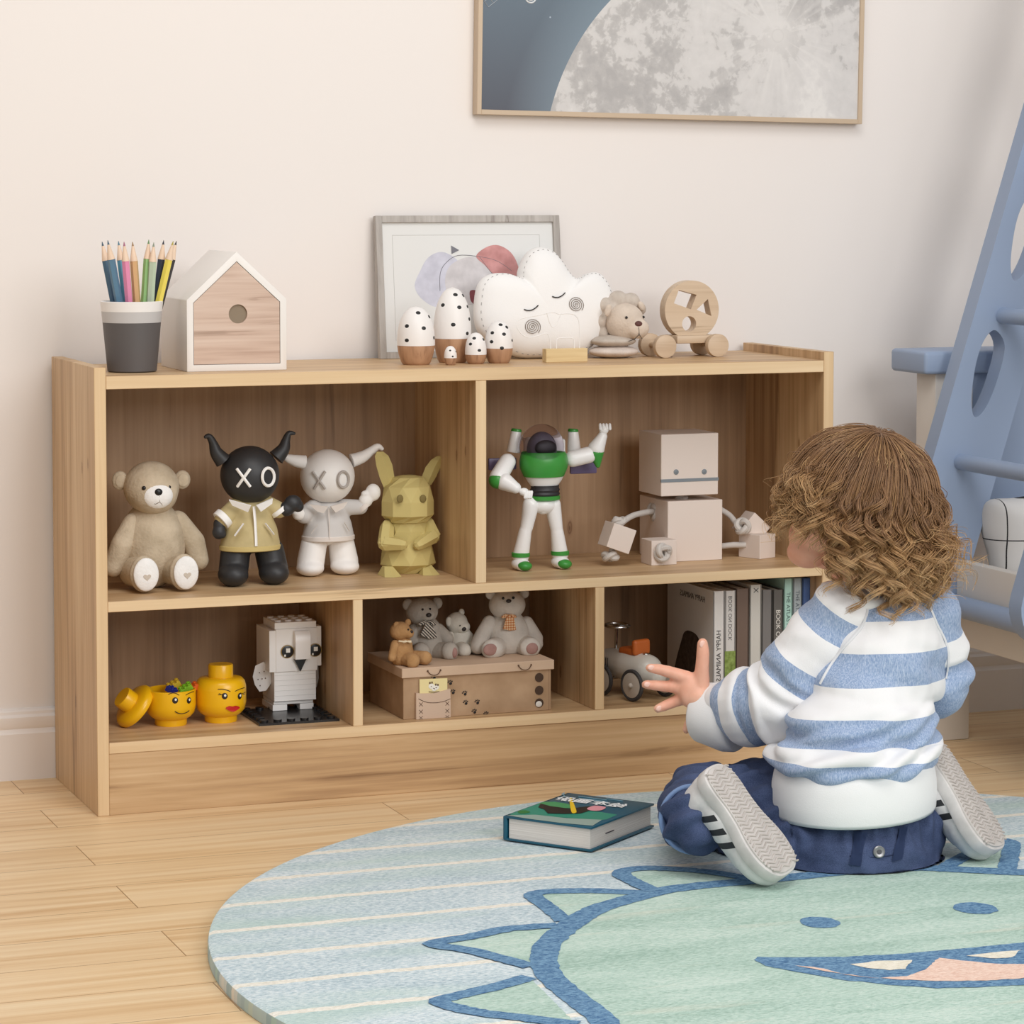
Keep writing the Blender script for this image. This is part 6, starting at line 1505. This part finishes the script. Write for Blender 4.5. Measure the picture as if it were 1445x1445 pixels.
# ---- trousers
n = NT('navy_denim'); wv = n.noise(n.coord(scale=(900, 900, 900)), 1, 2); big = n.noise(n.coord(), 26, 4)
n.set(Base_Color=n.ramp(n.math('ADD', n.math('MULTIPLY', wv, .5), n.math('MULTIPLY', big, .5)), [(.35, (42, 55, 86)), (.62, (72, 86, 122))]), Roughness=.9); n.bump(wv, .2, .001); M_den = n.m
b = B()
b.ell(PELV+V((.002, -.004, -.026)), (.110, .096, .066)); b.ell(PELV+V((.002, .002, .018)), (.101, .086, .048)); b.ell(PELV+V((.008, -.036, -.054)), (.101, .064, .032))
for a, kn, an, sx_ in ((HPL, KNL, ANL, -1), (HPR, KNR, ANR, 1)):
    b.cap(a, a.lerp(kn, .6), .074, .064); b.cap(a.lerp(kn, .5), kn, .064, .051); b.cap(kn, kn.lerp(an, .6), .050, .045); b.cap(kn.lerp(an, .55), an, .045, .042)
b.cap(Pk(1040, 1112, -.50), Pk(1110, 1105, -.55), .032, .040); b.ell(Pk(1062, 1092, -.505), (.026, .026, .022))
def disp_den(co, n_):
    t = max(0, min(1, (co.z-.05)/.06))
    d = .0052*noise.noise(V((co.x*16, co.y*16, co.z*34)))+.0030*noise.noise(V((co.x*40, co.y*40, co.z*64)))
    if co.y < -.66 and abs(co.x-PELV.x) < .10: d += .0034*sin(co.x*300+3*noise.noise(co*20))*max(0, min(1, (co.z-.035)/.035))
    if co.x < .73: d += .0046*sin((co.z*1.0+co.y*.7)*190+2.5*noise.noise(co*18))
    p = n_*d
    if (co+p).z < RTOP+.0008: p.z = RTOP+.0008-co.z
    return p
pants = blob(b, .0030, 'trousers', M_den, kid, 8, world=True, disp=disp_den)
bpy.context.view_layer.update()
M_den2 = mat('denim_loop', (58, 74, 114), .9); M_dst = mat('denim_stitch', (34, 46, 78), .9)
def strip(obj, pts, w, name, m, lift=.0018, th=None):
    P = [project(obj, x, y, lift) for x, y in pts]; P = [p for p in P if p]
    if len(P) < 2: return
    b = B(); b.tube(smooth_poly(P, 3, False) if len(P) > 2 else P, w, 6, flat=th or 1); return b.build(name, m, kid, world=True)
def patch(obj, quad, name, m, lift=.0022, nn=6):
    """small sewn on strip that follows the cloth"""
    b = B(); G = []
    for i in range(nn+1):
        row = []
        for j in range(4):
            u, v_ = i/nn, j/3
            x = (quad[0][0]*(1-v_)+quad[1][0]*v_)*(1-u)+(quad[3][0]*(1-v_)+quad[2][0]*v_)*u; y = (quad[0][1]*(1-v_)+quad[1][1]*v_)*(1-u)+(quad[3][1]*(1-v_)+quad[2][1]*v_)*u
            p = project(obj, x, y, lift)
            if p is None: return
            row.append(b.bm.verts.new(p))
        G.append(row)
    for i in range(nn):
        for j in range(3): b.bm.faces.new((G[i][j], G[i][j+1], G[i+1][j+1], G[i+1][j]))
    r = bmesh.ops.solidify(b.bm, geom=b.bm.faces[:], thickness=.0014); return b.build(name, m, kid, 50, world=True)
patch(pants, [(1207, 1172), (1222, 1174), (1214, 1222), (1199, 1220)], 'belt_loop', M_den2)
patch(pants, [(1268, 1168), (1280, 1166), (1272, 1212), (1258, 1216)], 'belt_loop', M_den2)
strip(pants, [(1199, 1208), (1235, 1210), (1262, 1206)], .0007, 'waist_seam', M_dst, .0004)
q = project(pants, 1240, 1202, .001)
if q:
    _, nn = on_surface(pants, CAM, (q-CAM).normalized()); M = Matrix.Translation(q) @ nn.to_track_quat('Z', 'Y').to_matrix().to_4x4()
    b = B(); b.lathe([(.0075, -.001), (.0075, .0012), (.0062, .0022), (.0048, .0016), (0, .0016)], M, 28); b.build('button', mat('button_grey', (150, 150, 152), .35, Metallic=.6), kid, world=True)
    b = B(); b.lathe([(.0030, .0015), (.0030, .0024), (0, .0024)], M, 18); b.build('button_rivet', mat('button_dark', (84, 84, 88), .4, Metallic=.6), kid, world=True)
# turned hem with pale blue lining
M_lin = mat('hem_lining_blue', (122, 148, 190), .9, bump=.2, bs=500)
for an, kn in ((ANL, KNL), (ANR, KNR)):
    d = (an-kn).normalized(); M = Matrix.Translation(an-d*.002) @ d.to_track_quat('Z', 'Y').to_matrix().to_4x4()
    b = B(); b.lathe([(.0415, -.004), (.0432, .0), (.0436, .012), (.0420, .015), (.039, .0145), (.036, .006)], M, 48)
    for v in b.bm.verts:
        if v.co.z < RTOP+.001: v.co.z = RTOP+.001
    b.build('hem', M_lin, kid, 180, world=True)
# bare strip of the lower back
b = B(); pr = [(-.004, 1.0), (.004, 1.005)]
# ---- shoes
n = NT('shoe_leather'); v = n.coord(); sp4 = n.add('SeparateXYZ', {'Vector': v})
sl_ = n.math('ADD', sp4.outputs[1], n.math('MULTIPLY', sp4.outputs[2], .42))
st_ = n.math('LESS_THAN', n.math('FRACT', n.math('DIVIDE', n.math('SUBTRACT', sl_, .060), .0195)), .45)
rng = n.math('MULTIPLY', n.math('MULTIPLY', n.math('GREATER_THAN', sl_, .060), n.math('LESS_THAN', sl_, .060+.0195*2.9)), n.math('MULTIPLY', n.math('GREATER_THAN', sp4.outputs[2], .019), n.math('LESS_THAN', sp4.outputs[2], .055)))
n.set(Base_Color=n.mix(n.math('MULTIPLY', st_, rng), n.ramp(n.noise(v, 45, 4), [(.35, (206, 204, 204)), (.6, (228, 226, 226))]), lin((38, 40, 44))), Roughness=.55); M_sho = n.m
M_sole = mat('shoe_sole', (198, 192, 188), .7, 10, 40); M_tread = mat('shoe_tread', (188, 180, 174), .75, 12, 50); M_mid = mat('shoe_midsole', (206, 202, 200), .6, 12, 40); M_lace = mat('shoe_lace', (232, 230, 228), .8)
SL = .160
OUT = [(0, 0), (.014, .002), (.0235, .012), (.0265, .030), (.0255, .055), (.0275, .080), (.0335, .105), (.0350, .125), (.0310, .145), (.0190, .157), (.004, .160), (-.012, .158), (-.0240, .147), (-.0310, .128), (-.0315, .105), (-.0265, .080), (-.0245, .055), (-.0260, .030), (-.0235, .012), (-.014, .002)]
def shoe(name, toe, heel, up, flip=1):
    """toe and heel: sole bottom ends; up: from the sole into the shoe"""
    y_ = (toe-heel).normalized(); z_ = (up-y_*up.dot(y_)).normalized(); x_ = y_.cross(z_)
    root = bpy.data.objects.new(name, None)
    b = B(); oc = [(p.x*flip*1.14, p.y) for p in smooth_poly(OUT, 4)]
    # upper
    b.ell((.000, .118, .022), (.0345, .042, .025)); b.ell((0, .034, .026), (.0285, .034, .032)); b.cap((0, .050, .026), (0, .110, .022), .0300, .031); b.cap((0, .030, .030), (0, .032, .054), .0285, .0275); b.cap((0, .045, .040), (0, .085, .030), .024, .024)
    me = remesh(b, .0022, 6)
    for v_ in me.vertices: v_.co.z = max(v_.co.z, .006)
    o = link(name, me, M_sho, kid, 180)
    M = Matrix(((x_.x, y_.x, z_.x, heel.x), (x_.y, y_.y, z_.y, heel.y), (x_.z, y_.z, z_.z, heel.z), (0, 0, 0, 1)))
    o.matrix_basis = kid.matrix_basis.inverted() @ M
    b = B(); b.prism([(x*1.03, y*1.0) for x, y in oc], .017, None, bev=.003); b.build('midsole', M_mid, o, 40)
    b = B(); b.prism([(x*.93, .160/2+(y-.08)*.955) for x, y in oc], .004, Matrix.Translation((0, 0, -.0022)), bev=.001); b.build('sole', M_sole, o, 40)
    b = B()
    def halfw(y):
        xs = [x for x, yy in oc if abs(yy-y) < .006]; return (min(xs)*.86, max(xs)*.86) if xs else (0, 0)
    y = .010
    while y < .153:
        lo, hi = halfw(y); 
        if hi-lo > .012:
            m_ = max(4, int((hi-lo)/.0028)); pts = []
            for i in range(m_+1):
                x = lo+(hi-lo)*i/m_; pts.append((x, y+.0022*(abs(((x+1)/.0105) % 2-1)*2-1) + .05*abs(x)*0, -.0024))
            b.tube(pts, .00125, 5)
        y += .0056
    b.build('tread', M_tread, o, 60)
    b = B()
    for i in range(4): b.tube([(-.016, .062+.011*i, .0535-.004*i), (0, .066+.011*i, .0575-.0045*i), (.016, .062+.011*i, .0535-.004*i)], .0016, 6)
    b.build('lace', M_lace, o)
    b = B(); b.tube([(.0255*cos(t), .030+.0255*sin(t), .074) for t in [2*pi*i/30 for i in range(30)]], .0035, 8, closed=True); b.build('collar', M_lace, o)
    return o
shoe('shoe', toeL+V((0, 0, .004)), heelL+V((0, 0, .004)), upL, 1)
shoe('shoe', toeR+V((0, 0, .009)), heelR+V((0, 0, .009)), upR, -1)

# ---- hair
n = NT('child_hair'); hi = n.add('HairInfo')
c1 = n.ramp(hi.outputs['Intercept'], [(0, (128, 95, 68)), (.4, (166, 127, 89)), (.75, (206, 164, 114)), (1, (230, 192, 142))])
c2 = n.mix(n.math('MULTIPLY', hi.outputs['Random'], .65), c1, lin((96, 66, 44)))
n.set(Base_Color=c2, Roughness=.42, Specular_IOR_Level=.4); M_hair = n.m
M_cap = mat('hair_underlayer', (96, 66, 44), .8, 14, 90)
b = B(); b.ell(hp(-.008, 0, .018), (.081, .092, .080), M=hrot); b.ell(hp(-.040, 0, -.022), (.068, .052, .055), M=hrot)
me = remesh(b, .003, 4)
hi_ = hrot.inverted()
bmm = bmesh.new(); bmm.from_mesh(me)
kill = []
for v_ in bmm.verts:
    l = hi_ @ (v_.co-HEAD)
    if l.y > .045 and l.z < .045: kill.append(v_)
    elif l.z < -.045 + .25*max(0, l.y+.02): kill.append(v_)
bmesh.ops.delete(bmm, geom=kill, context='VERTS'); bmm.to_mesh(me); bmm.free()
link('hair_underlayer', me, M_cap, kid, 180, world=True)
rnd = random.Random(11)
strands = []
HR = (.083, .094, .082); HC = hp(-.008, 0, .018)
def spt(th, ph, lift=0):
    """th from the crown, ph around; local x side, y face"""
    l = V((sin(th)*sin(ph)*(HR[0]+lift), -sin(th)*cos(ph)*(HR[1]+lift), cos(th)*(HR[2]+lift)))
    R_ = Matrix.Rotation(.30, 3, 'X')
    l2 = R_ @ V((l.x/(HR[0]+lift), l.y/(HR[1]+lift), l.z/(HR[2]+lift)))
    return HC + hrot.to_3x3() @ V((l2.x*(HR[0]+lift), l2.y*(HR[1]+lift), l2.z*(HR[2]+lift))), hrot.to_3x3() @ V((l2.x/HR[0], l2.y/HR[1], l2.z/HR[2])).normalized()
def lock(th0, ph0, length, curl, lift, nstr, spread, out, seed, onset=.5, pitch=None, wob=None):
    r = random.Random(seed); phase = r.random()*6.28; sgn = r.choice((-1, 1)); pitch = pitch or r.uniform(.030, .046); wob = r.uniform(-.45, .45) if wob is None else wob
    thmax = 1.62+.22*noise.noise(V((ph0*2, seed*.37, 0)))
    for s_ in range(nstr):
        dth, dph = r.gauss(0, spread), r.gauss(0, spread)/max(.25, sin(th0+.1)); li = max(.001, lift+r.gauss(0, .0016)); L = length*r.uniform(.90, 1.05); N_ = 40
        pts = []; th = max(.01, th0+dth); ph = ph0+dph; hang = None; ds = L/N_; s = 0; cr = curl*r.uniform(.86, 1.12); off = V((r.gauss(0, 1), r.gauss(0, 1), r.gauss(0, 1)))*.0007; pj = r.gauss(0, .22)
        for i in range(N_+1):
            t = i/N_
            if hang is None:
                p, nn = spt(th, ph, li*min(1, .25+3*t)); th += ds/.088; ph += wob*ds*1.4
                tang = (spt(th+.02, ph, li)[0]-spt(th-.02, ph, li)[0]).normalized()
                if th > thmax: hang = p.copy(); hd = tang.copy()
            else:
                hd = (hd*.86 + V((0, 0, -1))*.14 + nn*out*.035).normalized(); hang = hang+hd*ds; p = hang.copy(); tang = hd
                nn = (nn-tang*nn.dot(tang)).normalized()
            s += ds
            amp = cr*max(0, min(1, (t-onset)/(1-onset)*1.6))
            bn = tang.cross(nn); a = phase+pj+sgn*2*pi*(s/pitch)
            q = p + nn*(amp*(.75+cos(a))*.95) + bn*amp*sin(a) + off*(1+1.0*t)
            pts.append(q)
        strands.append(pts)
seed = 0
def longer(ph): return .028*max(0, 1-abs(ph+.15)/1.1) - .034*math.exp(-((ph+1.75)/.38)**2)
for k in range(430):                                  # crown and sides
    ph = rnd.uniform(-pi, pi); th = math.acos(1-rnd.random()*1.06)
    if cos(ph) < -.72 and th > .95: continue
    seed += 1; rest = max(.035, (1.66-th)*.088)
    lock(th, ph, max(.03, rest+rnd.uniform(.015, .065)+longer(ph)), rnd.uniform(.004, .009), rnd.uniform(.002, .009), 16, .032, rnd.uniform(.0, .8), seed, onset=max(.3, min(.82, (rest-.012)/(rest+.06))))
for k in range(150):                                  # ringlets round the back and sides
    ph = rnd.uniform(-2.4, 2.1); th = rnd.uniform(1.0, 1.75); seed += 1
    lock(th, ph, max(.035, rnd.uniform(.045, .090)+longer(ph)*1.2), rnd.uniform(.0065, .0115), rnd.uniform(.005, .014), 20, .018, rnd.uniform(.0, 1.2), seed, onset=rnd.uniform(.05, .35), pitch=rnd.uniform(.030, .044))
for k in range(26):                                   # long loose ringlets hanging over the collar
    ph = rnd.uniform(-1.15, .75); th = rnd.uniform(1.5, 1.95); seed += 1
    lock(th, ph, rnd.uniform(.085, .118), rnd.uniform(.007, .0105), rnd.uniform(.006, .014), 22, .014, rnd.uniform(.1, .9), seed, onset=.15, pitch=rnd.uniform(.026, .036))
for k in range(34):                                   # big round curls low at the back
    ph = rnd.uniform(-1.3, .8); th = rnd.uniform(1.15, 1.75); seed += 1
    lock(th, ph, rnd.uniform(.075, .11), rnd.uniform(.010, .0145), rnd.uniform(.010, .017), 24, .012, rnd.uniform(.1, 1.0), seed, onset=.05, pitch=rnd.uniform(.036, .052))
for k in range(60):                                   # wild curls standing off at the back of the head
    ph = rnd.uniform(-.25, 1.2); th = rnd.uniform(1.1, 1.8); seed += 1
    lock(th, ph, rnd.uniform(.06, .115), rnd.uniform(.007, .013), rnd.uniform(.008, .018), 4, .02, rnd.uniform(1.2, 3.6), seed, onset=.1)
for k in range(30):                                   # loose single hairs
    ph = rnd.uniform(-2.4, 1.5); th = rnd.uniform(1.0, 1.8); seed += 1
    lock(th, ph, rnd.uniform(.06, .10), rnd.uniform(.006, .014), rnd.uniform(.006, .016), 2, .02, rnd.uniform(.5, 2.6), seed, onset=.1)
for k in range(24):                                   # the crown
    seed += 1; lock(.03, k/24*2*pi, rnd.uniform(.05, .08), .002, .004, 14, .05, .2, seed, onset=.8)
hc_ = bpy.data.hair_curves.new('hair'); hc_.add_curves([len(s_) for s_ in strands])
flat = []
inv = kid.matrix_basis.inverted()
for s_ in strands:
    for p in s_: flat.extend(inv @ p)
hc_.attributes['position'].data.foreach_set('vector', flat)
ra = hc_.attributes.get('radius') or hc_.attributes.new('radius', 'FLOAT', 'POINT')
rv = []
for s_ in strands:
    m_ = len(s_)
    for i in range(m_): rv.append(.00040*(1-.6*(i/m_)**2))
ra.data.foreach_set('value', rv)
hc_.materials.append(M_hair)
ho = bpy.data.objects.new('hair', hc_); COL.objects.link(ho); ho.parent = kid


# ---- seat every toy on the board it stands on
for o in [o for o in S.objects if o.parent is None and o.get('category')]:
    zb_ = o.location.z
    if o.name.split('.')[0] in ('horned_doll', 'faceted_rabbit', 'teddy_bear', 'keepsake_box', 'toy_car', 'stacking_lion', 'block_robot', 'toy_spaceman', 'framed_print', 'brick_owl', 'cloud_cushion'):
        for c in o.children:
            if c.type == 'MESH':
                for v_ in c.data.vertices:
                    if v_.co.z < .0002: v_.co.z = .0002
